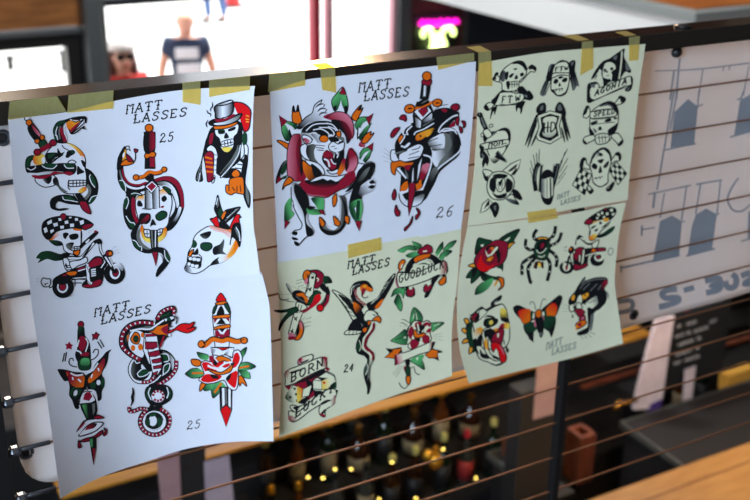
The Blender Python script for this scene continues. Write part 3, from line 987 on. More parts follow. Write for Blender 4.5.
G>g 530,360 500,400 : 530,350 522,386 502,412 490,402 506,376
-K10 472,372 490,345 520,335
-K10 532,352 522,386 502,412
r/+ 510,335 541,314 536,356
W+ 440,420 500,420 545,415 545,450 520,490 460,500
K>n 470,490 540,430 : 455,500 490,425 530,405 548,430 530,480 500,505
@275,120
r>p 230,300 130,300 : 250,140 180,150 140,230 120,340 120,470 130,560 190,610 280,610 310,570 270,450 260,330 270,200
K>r 260,300 210,300 : 255,160 220,230 210,340 230,470 270,560 280,420 250,300
-K9 250,140 180,150 140,230 120,340 120,470 130,560 190,610 280,610
r>p 600,30 680,-60 : 480,-30 600,-80 700,-70 770,0 790,120 770,190 720,150 700,60 620,20
K>r 660,60 740,20 : 560,10 640,0 720,40 770,160 720,240 690,140
-K9 510,-20 600,-80 700,-70 770,0 790,120 775,180
W>n 420,160 260,80 : 260,120 330,50 440,15 540,20 610,60 640,120 690,180 690,280 640,330 600,470 520,520 460,480 360,390 290,380 260,310 270,230
K 265,120 300,60 400,15 530,10 620,50 640,110 600,170 560,140 520,170 440,150 400,120 340,130
-W11 310,110 380,50 480,35 570,45 630,110
-W11 380,100 460,90 530,130 540,165
-W11 440,75 540,80 590,130 580,160
-W10 530,65 590,85 610,110
K>W 390,240 480,200 : 360,140 450,150 470,220 430,230 400,190
eK 488,185 50,42
eo 490,188 40,32
o+ 610,130 650,110 660,160 630,170
K 540,170 620,170 640,210 560,220
K 640,220 690,200 700,180 660,280 630,260
n 620,180 680,170 690,210
W+ 540,250 580,215 630,240 690,220 685,290 640,320 590,325 540,290
-K7 560,270 600,260
-K7 590,290 620,280
-K8 400,250 500,260
-K8 410,275 490,285
-K8 420,300 490,305
-n14 350,170 380,200
W+ 270,160 300,150 350,170 370,210 330,240 290,220
r>p 290,210 340,200 : 280,190 310,180 350,210 320,235
W+ 260,260 310,240 330,300 330,360 380,400 330,400 280,370 255,320
K>n 320,320 410,320 : 320,260 380,240 410,260 390,310 400,380 440,440 380,410 330,390 310,330
-W9 300,250 305,330 340,400 400,430
K 510,300 600,340 640,330 690,300 680,460 640,520 560,510 470,400
r 480,330 540,310 580,340 570,400 500,390
r+ 500,400 550,380 590,420 620,470 570,500 530,470
-W16 490,390 530,410 545,470
-W12 560,390 580,430 610,440
W/+ 580,350 605,330 590,400
W+ 520,500 570,510 630,490 620,530 560,540
-W12 600,310 630,340 620,380
n>W 420,430 380,500 : 340,420 420,440 480,520 500,560 400,540
W 380,440 440,460 500,560 470,570
@275,160
K>o 280,100 350,130 : 265,0 300,10 350,60 420,80 470,150 380,190 330,170 290,110
W+ 300,0 360,10 440,40 490,100 490,150 440,110 400,70 340,50
o>K 300,60 440,130 : 280,10 350,80 400,170 340,200 290,120
K 360,40 430,80 470,140 400,180
o>r 650,80 690,20 : 680,-10 720,0 700,80 650,150 620,140 650,60
r>p 760,-30 800,40 : 730,-100 770,-120 820,-40 830,30 800,110 740,130 700,100 720,20
K>r 720,0 770,0 : 730,-100 740,-30 740,60 710,110 700,40
-K9 740,-115 790,-90 825,-20 820,60 770,130
r 240,240 300,200 420,210 520,200 620,180 720,130 790,110 800,180 730,260 620,310 520,370 420,370 330,350 280,290
K>r 450,230 450,310 : 300,210 440,190 560,195 640,210 620,250 520,280 400,270 330,240
W+ 345,220 420,170 500,155 600,165 700,150 640,210 600,220 560,200 520,210 480,190 420,210
p>r 400,370 420,320 : 270,280 300,320 350,345 430,350 510,350 600,300 740,220 800,160 790,220 640,310 520,375 420,370 330,355
-K9 235,240 290,310 340,355 430,365 520,375 620,310 730,270 800,190
K>n 60,60 140,60 : 130,0 90,60 60,130 40,200 10,240 10,180 40,90 80,20
g 60,110 110,30 110,100 70,150
r/+ 10,240 30,160 70,190
g 60,180 120,150 100,190
o+ 75,300 90,230 140,170 180,200 150,240 100,260
K>W 290,350 180,400 : 160,270 180,220 240,250 290,320 330,370 340,480 330,600 380,690 390,730 360,760 310,770 270,820 230,860 170,840 180,760 200,720 260,680 270,640 230,560 190,480 165,380
K 200,240 270,290 330,380 340,480 310,560 320,640 380,700 380,750 320,760 300,640 280,520 220,400 190,310
-K11 160,270 165,380 190,480 240,580 270,640 255,690 200,705 170,730
-K11 390,720 350,750 300,780 230,860
K 170,725 220,715 220,750 180,750
K 170,770 220,780 230,800 180,800
K 190,810 240,830 230,860 200,850
-K7t 190,720 150,740
-K7t 180,775 150,790
-K7t 200,830 180,860
g>G 100,540 160,520 : 90,560 100,450 150,380 170,420 160,500 190,540 130,610 95,620
r/+ 95,690 100,600 145,620
W/+ 160,440 175,400 190,460
@275,200
g>G 380,40 440,60 : 360,-20 480,-20 490,60 480,110 440,120 410,60
g>G 400,80 380,140 : 320,80 440,100 470,140 380,150 330,130
r/+ 440,100 480,100 500,150 450,130
K 310,60 400,70 350,100
K>n 720,0 650,0 : 630,-40 700,-30 720,80 720,190 690,270 640,330 570,355 500,340 450,290 450,240 490,240 540,290 600,290 640,240 660,150 640,40
n>W 690,150 630,150 : 600,-60 660,0 660,150 640,250 590,300 530,280 500,240 530,270 590,280 630,220 640,130 620,40
K 660,-50 720,80 720,200 680,290 600,350 510,345 450,290 440,220 480,280 560,310 640,290 690,200 690,80
o+ 450,240 445,170 500,230 475,270
o+ 590,220 585,160 650,220 640,260 600,250
o+ 700,160 740,170 735,240 700,210
o+ 575,-20 610,-60 620,10 585,70
@310,165
K 480,60 560,-10 640,-20 620,80 580,150 500,220 520,330 460,380 440,460 400,460 390,380 420,260 450,170
n>K 560,60 480,180 : 470,170 540,60 600,20 560,110 500,170
W>K 600,190 480,280 : 500,240 550,190 600,150 650,160 640,230 590,270 520,310 470,340
-K9 640,-20 640,60 590,150
K 590,170 630,150 650,180 610,190
K 580,220 620,200 650,210 620,240
-K8t 610,160 640,130
-K8t 630,190 665,180
-K8t 560,290 640,250
-K8 330,310 410,260
K 350,270 440,170 470,110 430,230
G>g 500,460 430,480 : 390,440 400,380 500,340 525,400 520,480 490,570 430,540
W/+ 440,430 465,410 465,490
g 470,360 500,360 490,540 460,540
r/+ 450,560 515,560 490,660
D C dagger_through_panther_head_design
@380,100
K 150,500 155,420 210,330 280,250 360,215 450,180 540,110 610,80 690,80 750,110 790,120 790,165 740,205 700,260 760,300 800,380 812,470 785,560 690,640 600,720 550,830 500,920 450,1000 350,1020 270,1010 220,940 200,880 210,700 180,600
@380,140
n>W 640,60 540,80 : 500,20 600,-60 690,-60 730,0 730,60 690,130 600,230 560,270 520,200 520,120
K>n 740,40 660,40 : 690,-90 770,-70 800,50 770,130 660,210 570,300 600,210 690,110 720,30
-K9 800,60 740,160 640,240 580,290
-W12 590,-70 640,-110 720,-110 770,-60
-W14 810,60 780,130 600,270 560,330
W>n 560,-10 500,50 : 480,20 560,-40 640,-60 640,80 540,110 520,90
-K8 470,20 580,-20
-K8 490,65 620,45
-K8 500,100 640,90
W+ 110,110 150,100 190,140 270,90 380,40 430,60 430,110 390,180 280,215 170,220 110,200
-K9 320,100 390,80 400,55
-K8 290,150 390,110
-K8 280,185 390,165
K 150,80 200,100 260,80 270,110 200,140 190,200 160,150
n 140,130 180,140 250,105
-K8t 110,140 40,80
-K8t 110,170 35,120
-K8t 110,200 30,160
-K8t 110,225 40,210
-W14 240,80 280,40 300,30
o+ 110,230 160,215 200,205 260,225 340,220 340,260 250,270 190,265 160,290 150,350 115,320
r 240,260 320,250 320,300 270,300
W/+ 190,270 270,370 260,400 160,290
n 250,290 290,380 270,390
K 350,210 400,200 340,470 280,500 290,300
W/+ 320,310 345,230 330,420 310,470
W/+ 380,250 430,150 400,320 360,470
r>p 430,330 450,300 : 425,250 470,200 500,230 480,300 430,400 390,460 400,350
K 440,160 490,160 510,230 470,230 430,240
-W16 435,150 500,170 515,220 490,320 450,430 420,500
o+ 390,400 420,400 410,470 370,480
o+ 205,470 240,420 280,410 270,480 210,520
-W9 330,310 330,410
n>K 560,300 480,400 : 480,400 530,280 580,290 520,420 460,520 430,560 430,500
@390,185
-K10 90,80 100,150 150,205 200,220 270,205 330,160 370,50
n>W 300,110 300,180 : 140,170 230,130 340,90 320,160 260,205 180,210
W 100,100 150,80 190,60 180,20 100,70
W/ 250,60 290,50 330,20 330,50
o 105,40 140,-10 180,-10 170,50 110,60
o 260,-10 320,-10 300,40 270,50
r/+ 190,-20 255,-20 250,80 215,220 190,310 180,200
@380,100
-W12 215,310 240,350 260,340
-W14 230,330 250,280 310,240
-W14 280,350 270,310 320,260
-W12 340,350 360,320 440,290 540,230
-K10 360,260 420,230
-n12 430,260 540,190
y>o 440,310 370,400 : 365,350 420,320 500,290 540,290 450,370 400,400 360,400
eK 405,360 12,10
y>K 500,300 540,290 : 480,310 540,290 500,350 460,370
o+ 180,390 210,350 235,360 220,400 190,430
-W12 200,440 240,380 250,360
-W16 210,460 260,470 300,430
r+ 605,100 640,80 680,105 650,130
r 690,270 740,210 750,260
r+ 750,200 790,170 780,260
-W14 580,320 620,250 720,170 780,150
W 600,310 660,300 720,290 770,310 700,310 640,320
K/+ 330,150 370,20 490,20 530,110 400,230 400,280 340,250
W/ 350,140 400,70 420,150 430,165 470,110 490,60 510,110 410,200
W>n 400,200 360,200 / 350,170 410,210 405,280 360,270
W>K 520,130 420,210 / 420,210 520,130 520,190 420,240
r/+ 385,110 440,60 480,105 430,165
W/+ 340,120 390,70 385,110 430,165 480,110 470,60 520,110 415,205
r/ 385,110 425,60 450,60 480,105 430,168
-K16 330,100 420,70 530,20
-o26 340,90 430,60 540,15
eo+ 295,88 52,44 -15
eo+ 572,28 48,38 -15
eK 300,85 22,8
eK 575,30 22,8
-K7 540,110 600,60 680,45
@395,65
K/+ 270,180 360,160 345,260 330,340 250,340
n/ 290,190 320,190 310,320 275,320
W>n 300,260 320,260 / 290,200 310,200 305,310 285,310
r+ 275,150 355,140 365,180 340,210 300,200 270,190
eo+ 318,112 45,45
K 225,380 280,340 330,350 340,380 240,420
n 260,390 300,355 320,360
-K9 330,410 380,480
@380,100
r+ 195,190 210,155 250,150 265,190 255,215 230,200
r+ 105,350 140,290 200,275 160,340 120,378
r+ 720,80 760,35 790,60 790,90 750,110
@405,100
r+ 455,75 490,40 540,50 535,95 500,110
r+ 565,210 600,215 605,260 585,280 580,240
r+ 540,265 570,280 575,320 555,330
@390,185
r+ 20,100 45,40 60,100 45,150 25,140
r+ 45,260 60,200 75,240 100,270 90,310 60,305
r+ 260,230 290,250 300,290 260,350 255,310 280,280
r+ 225,310 215,380 150,460 145,430 190,390
t 26 455,335 95,-15 20,-105 8 115,90
@350,70
t MATT 80,225 85,-12 12,-95 9 85,290
t LASSES 135,310 78,-9 12,-92 9 85,290
D D swallow_and_rose_with_ribbon_design
@272,262
-K10t 140,215 330,300
W>n 200,250 160,270 : 140,210 230,260 330,300 280,320 200,310 160,280
-K8 160,260 190,310 230,330
-K8t 70,325 220,320
-K8t 80,360 150,390 240,400
-K8 70,325 90,380 170,370
K 200,310 250,280 330,310 360,390 380,430 340,430 260,400 210,360
o 245,320 310,310 345,350 370,400 340,410 310,350 260,340
-n9 240,340 290,380 330,400
W+ 250,400 320,420 350,460 280,490 240,450
-K8 270,420 260,470
-K8 300,430 285,480
g+ 350,430 370,380 400,320 440,285 490,310 460,340 420,400 380,430
R>r 450,350 330,480 : 280,500 340,470 400,410 430,340 475,320 490,370 440,430 370,480 320,510
o+ 310,160 320,100 360,80 390,110 360,150 350,200
p 320,200 360,160 360,230
-K14t 240,190 310,170
-K14t 240,220 300,200
-K14t 260,250 320,230
-K12t 300,260 350,250
W/+ 380,120 440,130 410,320 370,360 330,330
-K9 350,120 370,220 340,310
-K14 365,265 390,290
-K14 395,255 370,285
-K14 390,150 420,160
-K14 415,140 400,170
r+ 370,90 430,80 480,90 520,140 510,200 460,260 420,250 440,180 440,120
-W12 445,160 465,170 455,195
g>K 520,170 590,190 : 510,150 570,145 605,205 560,215 520,215
K 480,250 520,210 545,260 540,310 500,280
-K40 540,250 560,310 540,400 490,450
-r26 560,330 555,390 510,450 480,440
-K10 530,230 545,300 520,380 450,460
eR+ 482,458 34,36
@265,300
g+ 90,105 200,100 310,70 330,110 250,160 190,220 140,310 150,240 200,160 230,120 150,125
K 85,105 200,105 180,120
K 140,310 160,220 190,190 170,260
W/+ 290,130 380,120 330,250 300,350 240,380 235,330
-K12 290,170 320,205
-K12 325,170 295,200
-K12 255,305 290,330
-K12 280,290 265,330
p 240,330 290,340 300,370 240,390
o+ 300,380 340,320 340,210 375,230 385,310 350,390 300,400
K 330,250 345,240 335,330 310,360
p 345,220 370,230 370,300
r 235,370 290,365 310,390 240,400
-K14t 370,200 400,175
-K14t 410,195 465,170
-K14t 380,240 460,215
-K14t 390,270 455,255
-K12t 410,265 400,285
D D eagle_fighting_snake_design
@325,270
W+ 70,205 150,230 250,300 300,340 340,400 330,500 280,510 200,360
-K8 100,230 280,500
-K8 140,260 330,420
-K8 170,300 220,330
-K8 190,350 250,390
-K8 215,400 270,430
-K8 240,440 300,470
K 130,240 230,290 290,350 360,400 390,460 330,490 260,400 210,340
K 260,280 250,200 290,130 370,105 430,115 480,180 470,220 420,200 380,170 330,175 300,230 320,300 390,360 360,390 290,330
-W8 260,250 270,180 310,150
-n12 280,210 300,160 350,140
o 350,170 400,140 440,170 480,190 450,220 400,200 370,230
y 380,160 420,150 400,180
r 370,190 410,190 390,240 370,260
W 390,250 430,220 440,240 400,270
-K10 370,220 370,260 400,280 430,265
-W14 345,180 320,220 335,270 380,320
-r24 310,190 305,240 350,310 410,350
d r W 22 14 310,190 305,240 350,310 410,350
o>K 300,360 350,400 : 280,320 350,360 370,410 310,430
K+ 420,340 480,310 540,260 610,130 700,35 670,140 600,270 560,330 500,390 440,400
-W7 460,340 560,240 690,50
-n9 520,300 600,180 670,80
-W6 540,210 600,170
-W6 570,170 630,120
o 500,370 550,310 585,290 560,350 520,390
W 380,400 420,370 430,420 400,440
@328,305
K 250,150 330,120 380,120 420,170 390,230 330,260 210,250 195,240
W+ 190,255 340,260 300,290 165,295
-K7 220,260 205,290
-K7 260,265 245,290
-K7 290,265 280,290
W+ 390,60 450,55 490,90 500,120 450,150 390,170 360,150 360,110
o+ 450,140 500,110 530,140 520,180 490,160 460,160
-K9 445,95 480,105
-K10 450,55 500,85
o+ 400,160 440,160 420,200 395,200
-K7 380,160 410,150
n 330,180 350,200 340,220
K 340,270 380,250 430,170 420,220 390,280 350,330 340,400 340,440 390,480 420,520 300,490 280,450 280,390 310,310
o+ 340,250 370,220 395,240 370,280
o 350,260 360,230 345,280
-K32 455,180 450,240 400,310 375,370 375,420 450,490
-r22 455,180 450,240 400,310 375,370 375,420 450,490
d r K 24 12 455,180 450,240 400,310 375,370 375,420 450,490
-W14 440,170 430,240 370,320 350,400 370,450 430,500
@330,348
K 260,-20 300,40 360,80 390,130 360,100
K 250,0 300,50 360,90 370,140 340,200 335,270 350,330 370,400 370,460 390,455 405,390 405,340 380,280 375,230 390,150 390,80 340,30
g 265,-20 300,-60 305,20 280,40
-W7 290,-80 310,-20 295,30
g>n 350,200 380,200 : 345,200 365,150 380,200 365,270 340,270
-W7 360,140 380,200 355,270
W>n 420,100 390,200 : 380,40 430,60 410,150 390,240 380,330 375,280 390,180 400,100
-r24 350,0 390,20 430,70 430,120
d r K 24 12 350,0 390,20 430,70 430,120
-K6 435,50 440,110 400,200 395,350
t 24 135,248 52,-8 14,-78 9 115,90
@335,240
t MATT 122,290 72,-18 10,-78 9 85,290
t LASSES 170,352 64,-17 10,-78 9 85,290
D D good_luck_horseshoe_design
@388,235
G>g 130,140 290,120 : 95,155 170,120 230,105 300,130 280,160 200,150 150,180
g>G 180,210 290,190 : 175,205 240,170 300,170 290,210 220,230
G>g 250,80 340,110 : 240,65 300,80 340,110 300,140 260,110
G>g 480,190 540,110 : 475,180 500,120 545,70 550,130 510,190 490,210
G>g 560,150 680,60 : 550,150 610,80 680,55 650,110 600,150
G>g 520,230 620,160 : 510,230 530,180 600,155 640,160 580,210 540,250
-K8 95,155 170,115 240,105 300,130
-K8 240,65 310,85 340,110
-K8 475,180 545,70 550,140
-K8 550,150 610,80 685,55 640,120
-K8 510,230 560,160 640,160 580,215
K 165,380 180,310 230,240 290,210 430,190 520,250 540,330 500,410 460,500 400,620 360,620 420,480 470,350 440,280 380,250 300,270 240,330 215,390 230,520 230,610 190,610 170,500
-W12 250,310 320,250 420,250 460,300
g 260,340 310,290 380,280 410,310 370,300 300,310
W 230,390 300,300 400,300 440,350 330,380
r+ 300,180 310,140 350,120 390,95 440,120 445,170 420,185 340,200
-W16 350,165 390,160
o+ 255,240 300,205 420,185 415,220 300,265 275,280
o+ 105,340 110,280 150,245 175,265 150,310 130,350
-W14 130,330 145,290
K+ 560,400 580,420 575,480 520,490
o+ 515,460 550,440 575,430 570,470 540,500 510,490
r+ 180,580 220,540 260,560 265,600 230,620 190,610
@388,270
r+ 185,215 200,180 240,170 265,195 260,240 230,270 195,255
W 210,170 240,160 240,190 215,195
r+ 355,200 370,150 430,150 440,170 410,210 370,222
W/ 385,130 430,110 430,140 400,160
o+ 505,125 530,90 570,60 580,100 560,140 525,152
K 440,150 480,60 520,50 470,130
g>G 40,260 160,200 : 30,270 60,200 110,170 170,180 170,230 150,280 130,240 90,240
g>G 70,330 140,360 : 60,320 90,250 120,270 140,340 130,410 90,370
-K8 30,270 60,200 110,175
-K9 60,320 100,240 140,330 130,410 90,370
-K8 130,180 170,200 150,285
@388,235
r>p 90,420 120,440 : 120,350 90,380 75,460 90,520 130,525 100,450
W+ 105,375 280,375 440,310 560,260 590,300 580,390 500,400 400,450 240,505 120,525 95,490
r>W 580,320 510,320 : 500,290 560,260 585,290 575,380 510,390
-K9 105,375 280,378 440,310 560,262 590,300 580,390 400,450 240,505 120,525
t GOODLUCK 105,480 58,-20 8,-82 10 85,90
D D rose_with_blank_banner_design
@380,302
G>g 310,190 420,120 : 300,220 310,120 340,55 400,100 430,160 420,200
-K8 300,220 310,120 340,55 400,100 430,160
-W7 330,170 350,90
-W7 370,180 360,110
-K7 350,190 345,90
G>g 110,390 270,320 : 105,390 180,330 250,270 280,330 270,420 220,420
-K8 105,390 180,330 250,270
-K8 105,390 220,425 280,420
W 230,350 260,345 250,365
-K7 150,380 260,340
G>g 510,250 640,210 : 510,210 640,205 580,260 520,300
-K8 510,210 640,205 580,260 520,300
-W7 540,240 600,215
-K8t 210,175 250,180 295,215
-K8t 195,205 240,215 280,245
-K8t 190,235 260,250
-K8t 540,325 625,315
-K8t 530,345 630,345
-K8t 540,365 635,385
W+ 270,320 280,260 310,230 340,190 390,185 430,200 470,185 510,210 515,260 500,310 515,370 480,410 420,440 300,470 280,430 320,380
r 280,320 290,270 320,240 340,290 320,350 300,370
r 350,215 370,200 410,200 420,230 390,260 350,250
r 430,220 470,200 505,215 500,250 460,240 430,270
r 470,280 500,260 510,290 480,310 460,300
o+ 335,290 360,280 380,320 440,310 460,320 420,350 370,360 340,345
K 360,250 440,230 440,300 390,310
-W14 375,220 390,290
-W12 480,235 420,300
r 440,330 490,340 495,390 450,420 420,380
r 300,400 340,370 390,390 380,440 320,470
K 340,360 400,360 390,400
-K9 270,320 290,250 340,190 430,200
@380,342
K/+ 60,60 110,75 210,55 220,100 160,130 100,110
o/+ 45,155 130,85 110,75 215,60 200,100 150,165
K/ 60,60 110,75 90,100
r/+ 150,130 170,130 180,220 150,235
W/+ 165,130 290,90 490,5 550,0 510,90 390,125 240,190 180,225
r>W 540,40 470,50 / 500,0 550,-5 515,95 480,100
K/ 520,0 555,0 515,95 505,90
p>W 170,180 240,160 / 165,130 220,110 230,195 180,225
o/+ 450,130 520,70 620,95 570,115 585,185 540,160 490,160
K/ 570,75 630,105 580,110
K/ 540,155 585,190 570,150
G>g 380,180 440,270 : 300,180 370,140 440,130 420,190 445,275 380,240 310,200
W/ 355,160 385,150 375,185
-K8 300,185 380,240 445,275 425,190
K 250,180 300,180 290,240 270,260
r 235,255 260,240 255,310
g+ 255,260 295,250 300,340 270,350
o+ 260,350 300,340 305,390 285,430 265,400
-K8 280,430 250,465 215,450 200,430 190,405
-K8 300,265 340,250 350,300 380,325 400,320
-K7t 200,235 120,330
-K7t 220,235 140,345
-K7t 235,240 160,350
D D born_lucky_dice_design
@278,348
r 70,380 130,370 110,420
r 470,180 520,210 490,230
r 160,370 280,290 440,210 480,250 360,330 340,480 300,520 200,440
K 160,360 300,290 450,210 470,240 380,290 280,330
K 280,330 340,340 360,420 440,430 380,480 330,470
-K9 480,230 560,270 580,340 580,400
W/+ 400,290 480,240 560,280 560,400 440,415 350,410 350,320
K/ 380,290 500,300 440,330
W/+ 350,320 440,330 440,415 350,410
Y>W 450,360 540,350 / 440,330 560,280 565,395 440,415
g 520,380 570,340 580,400 530,400
eR 462,347 14,12
eK 538,380 12,10
W/+ 150,370 250,410 340,370 320,470 200,540 90,490
Y>o 180,440 260,440 / 190,380 250,410 250,500 180,540
g>W 80,480 150,450 / 80,480 130,400 180,430 190,530 100,520
eK 165,408 13,13
eK 180,463 12,13
eR 232,435 12,14
W/+ 250,410 340,370 310,480 240,490
@278,385
g>W 80,110 150,90 : 70,120 110,50 160,40 190,150 150,180 90,150
eK 122,122 14,14
eK 168,38 12,12
eK 180,92 12,12
eK 190,155 10,10
Y>o 190,80 250,60 / 190,10 250,40 230,150 190,180
r 320,110 350,60 360,100 340,130
K 200,170 310,120 300,150 260,190
W+ 120,215 150,200 210,215 290,185 230,250 170,270 140,250
K 150,220 220,215 180,250
W+ 115,330 110,260 200,270 300,190 400,100 500,45 560,40 590,65 570,140 560,190 500,230 470,260 470,320 420,300 410,240 420,200 320,260 200,350 140,370
r>W 110,340 200,310 : 105,310 150,310 200,350 150,370 110,355
K 420,190 480,150 540,150 500,170 440,200
K 430,280 470,240 480,260 440,300
r 410,280 470,300 470,320 430,305
K 575,50 600,55 590,85 580,80
r>W 580,150 520,150 : 570,100 570,170 520,220 530,160
-K8 120,360 200,352 320,262 420,200
-K8 200,270 300,190 400,100 500,45
@278,385
t LUCKY 165,332 82,-58 9,-72 11 85,90
@278,348
W+ 75,330 70,250 120,210 200,180 330,130 420,95 480,100 480,200 400,230 240,310 160,360 75,380
W+ 200,160 215,105 330,65 350,75 340,120 250,160
p>W 210,120 280,120 : 205,160 215,105 300,85 260,130
r 205,110 240,100 225,150
K 220,150 310,110 300,130 240,155
K 120,240 220,210 280,190 180,245 130,255
r>W 480,130 410,150 : 430,95 485,95 480,190 440,180
r 420,95 490,95 485,130 460,110
r>W 80,230 130,260 : 70,250 110,215 110,300 80,300
-K8 75,380 160,355 240,310 400,230 480,200
t BORN 125,345 86,-44 4,-82 11 85,90
D E skull_and_crossbones_with_letter_banner_design
@480,52
W+ 490,150 520,130 560,160 545,200 500,200 410,300 390,280
K 490,150 520,130 560,165 545,185 520,170 495,180
W+ 200,300 130,280 140,250 160,210 180,210 180,240 210,260
K 130,280 140,250 160,205 180,215 160,250 160,275
W+ 225,380 220,320 195,290 210,210 250,160 320,110 400,90 460,140 465,210 440,250 390,300 385,370 300,395
n>K 260,260 200,240 : 225,300 200,270 215,200 250,190 250,280
K 320,120 390,85 440,100 465,150 455,190 430,150 380,120
K 330,170 370,160 360,180
K 250,210 285,200 275,270 255,280
K 290,240 320,215 340,215 320,250 300,260
K 345,270 365,225 380,265
K 400,220 430,205 440,230 410,245
K 260,300 290,290 300,320 290,370 275,370
-K8 300,300 380,290
-K8 300,325 380,320
-K7 320,300 320,360
-K7 345,295 345,355
-K7 368,290 368,350
W 240,350 270,380 350,385 300,395
K 220,380 270,400 230,430 200,460 110,490 140,460
K 370,370 420,340 470,390 525,450 500,480 430,470 400,430
W+ 230,430 320,390 380,410 300,440
-K9 420,360 460,420
@475,85
W+ 190,190 250,80 400,80 430,150 420,190 330,200 240,205
K 250,80 180,150 160,180 200,200
W+ 90,220 130,180 170,180 190,200 140,250 110,250
K 90,220 110,195 140,230 130,260
K+ 430,100 500,90 540,60 580,120 550,150 490,140 440,180
n 480,100 520,100 520,130
K 410,190 500,160 480,220 470,270 455,290 450,240 430,230 415,270
K 160,270 170,230 220,210 210,260 195,300 185,260 150,345
W 255,110 300,95 400,92 470,92 485,125 455,165 400,180 320,195 245,190
-K8 245,192 320,198 400,184 455,168
t F 262,178 52,-6 8,-62 9 85,90
t T 326,178 56,-6 5,-66 9 115,90
t W 400,164 62,-10 5,-58 9 85,90
D E winged_skull_with_bandana_design
@525,52
K 240,140 270,120 310,130 280,250 270,290 210,280 225,200
n>K 170,420 220,280 : 150,420 200,290 240,280 220,360 190,440
-K8 150,420 210,290
-K8 175,430 235,300
-K8 200,435 260,290
n 240,140 265,130 240,200
K 440,110 480,80 505,95 500,170 495,240 460,250 445,200
n>K 510,360 470,250 : 450,250 500,220 540,345 520,340 490,385 470,350
-K8 500,200 540,345
-K8 480,230 510,345
-K8 450,260 480,385
n 460,110 490,95 470,140
W+ 265,270 260,380 290,410 330,440 400,410 435,330 445,230 440,140 410,95 360,90 300,130 275,200
K 300,130 360,80 430,95 440,120 400,100 340,110
W+ 270,230 290,210 440,210 440,235 350,230 270,260
K 290,285 310,265 335,290 310,320 285,310
K 370,280 400,255 425,265 410,300 375,300
K 335,340 345,305 360,340
K 330,255 360,240 385,250 350,270
-K8 285,380 380,365
-K7 310,365 312,395
-K7 340,360 345,395
-K7 370,355 370,390
K 265,380 290,380 330,430 400,400 440,330 410,420 330,445
t FTW 295,195 48,-6 6,-40 8 85,90
D E skull_flag_with_letter_banner_design
@575,40
K 160,390 200,310 270,220 350,180 420,130 480,90 500,90 490,140 500,190 560,300 550,330 500,320 440,400 350,420 290,460 280,400 260,350 250,290 230,320 190,380
W 230,330 260,300 275,400 250,440 220,420
-K9 200,390 220,350
W+ 280,280 300,230 350,215 400,240 410,290 370,320 350,390 310,390 275,370
K 285,300 300,285 315,300 300,325
K 350,290 370,270 385,285 370,305
K 310,325 320,305 330,325
n 280,290 275,370 260,330
-K7 310,360 350,350
-W14 470,110 460,250 440,390
-K6 485,110 475,250 455,390
W 340,330 370,340 360,410
n 380,180 420,150 410,200
n 510,210 550,290 510,300
@575,85
W+ 130,20 200,-30 240,0 240,30 520,-80 560,-80 570,-40 560,10 480,20 160,170 130,160
K 120,60 130,-10 190,-30 230,-10 180,0 150,60 160,130 200,150 150,180 120,170
n 150,0 200,-10 190,30
K 500,40 560,-10 570,30 540,65 505,60
K 560,-90 580,-60 575,10 560,-20
n 520,40 550,20 530,55
-K8 190,150 340,90 510,20
t AGONIA 195,108 55,-22 12,-52 10 85,90
D E winged_shield_design
@470,50,5
K+ 345,322 333,305 338,285 352,270 372,266 379,285 372,320
n 350,300 354,282 366,276 364,298
K 345,315 335,340 330,385 318,400 312,380 322,340
-K26t 334,322 305,400 276,478
-K24t 338,345 312,415 288,488
-K20t 342,395 325,440 306,480
-n8t 325,345 295,435
K+ 430,312 431,282 448,262 466,278 478,312 470,335
n 440,300 440,280 452,272 460,300
K 460,315 476,330 482,370 470,380 458,350
-K26t 468,328 485,390 501,442
-K24t 462,350 478,410 490,458
-K20t 456,385 466,425 474,462
-n8t 474,345 488,400
W/+ 338,328 400,304 460,320 447,380 457,436 400,470 340,450 330,432 345,385
K/ 352,338 400,318 448,331 434,380 444,428 400,456 350,438 344,425 358,385
W>n 400,400 400,470 : 366,346 400,332 434,341 424,380 430,414 400,437 364,424 371,385
-K15 372,362 370,416
-K15 390,358 388,412
-K12 371,390 389,387
-K11 393,387 399,386
-K14 406,362 403,410
-K13 405,361 421,364 426,382 418,400 402,411
D E skull_and_crossbones_with_headband_design
@575,85
W+ 430,140 450,110 500,130 500,160 460,190 420,200 400,230 390,200
K 430,140 450,110 500,135 495,170 460,175 450,140
W+ 80,310 120,210 145,230 150,290 120,330
K 75,300 110,210 140,220 130,240 110,290
W+ 180,530 150,420 160,280 220,220 320,170 400,200 430,260 430,380 390,470 340,560 250,580
n>K 380,240 440,240 : 240,220 330,170 400,195 435,280 400,310 350,210
K 220,220 330,160 410,190 440,280 410,290 380,220 320,190
W+ 160,270 380,240 410,310 170,340
t SPEED 185,315 44,-6 6,-48 9 85,90
-K7 165,335 390,315
K 160,375 220,355 225,375 180,405 160,395
K 300,350 350,330 365,355 330,370 300,370
K 380,320 430,330 400,345
-K7 165,395 400,370
K 230,450 250,410 270,445
K 140,420 190,480 190,500 150,500
K 330,450 400,400 430,380 420,440 380,500 340,500
n 180,430 220,460 200,480
W+ 210,500 330,490 330,570 220,590
-K8 215,530 330,520
-K7 240,500 245,580
-K7 270,500 275,580
-K7 300,495 305,570
W+ 100,520 80,560 100,590 130,580 200,540 180,500
K 80,540 90,590 130,590 110,570
W+ 360,510 420,480 460,520 480,570 440,610 420,580
K 430,590 470,550 480,580 440,610
D E dagger_through_heart_with_ribbon_design
@475,118
W+ 100,240 90,200 130,160 200,140 240,120 300,100 345,130 350,220 300,330 200,450 140,370
K 230,130 290,100 340,120 355,170 350,240 330,290 300,330 320,240 330,180 300,130
n 180,150 220,145 140,200
K 100,240 80,200 110,160 200,130 140,190
K>W 200,440 180,380 : 120,370 200,450 260,380 190,400
W+ 50,270 100,250 330,215 340,260 270,290 100,315 60,320
K 45,270 60,320 80,330 90,290
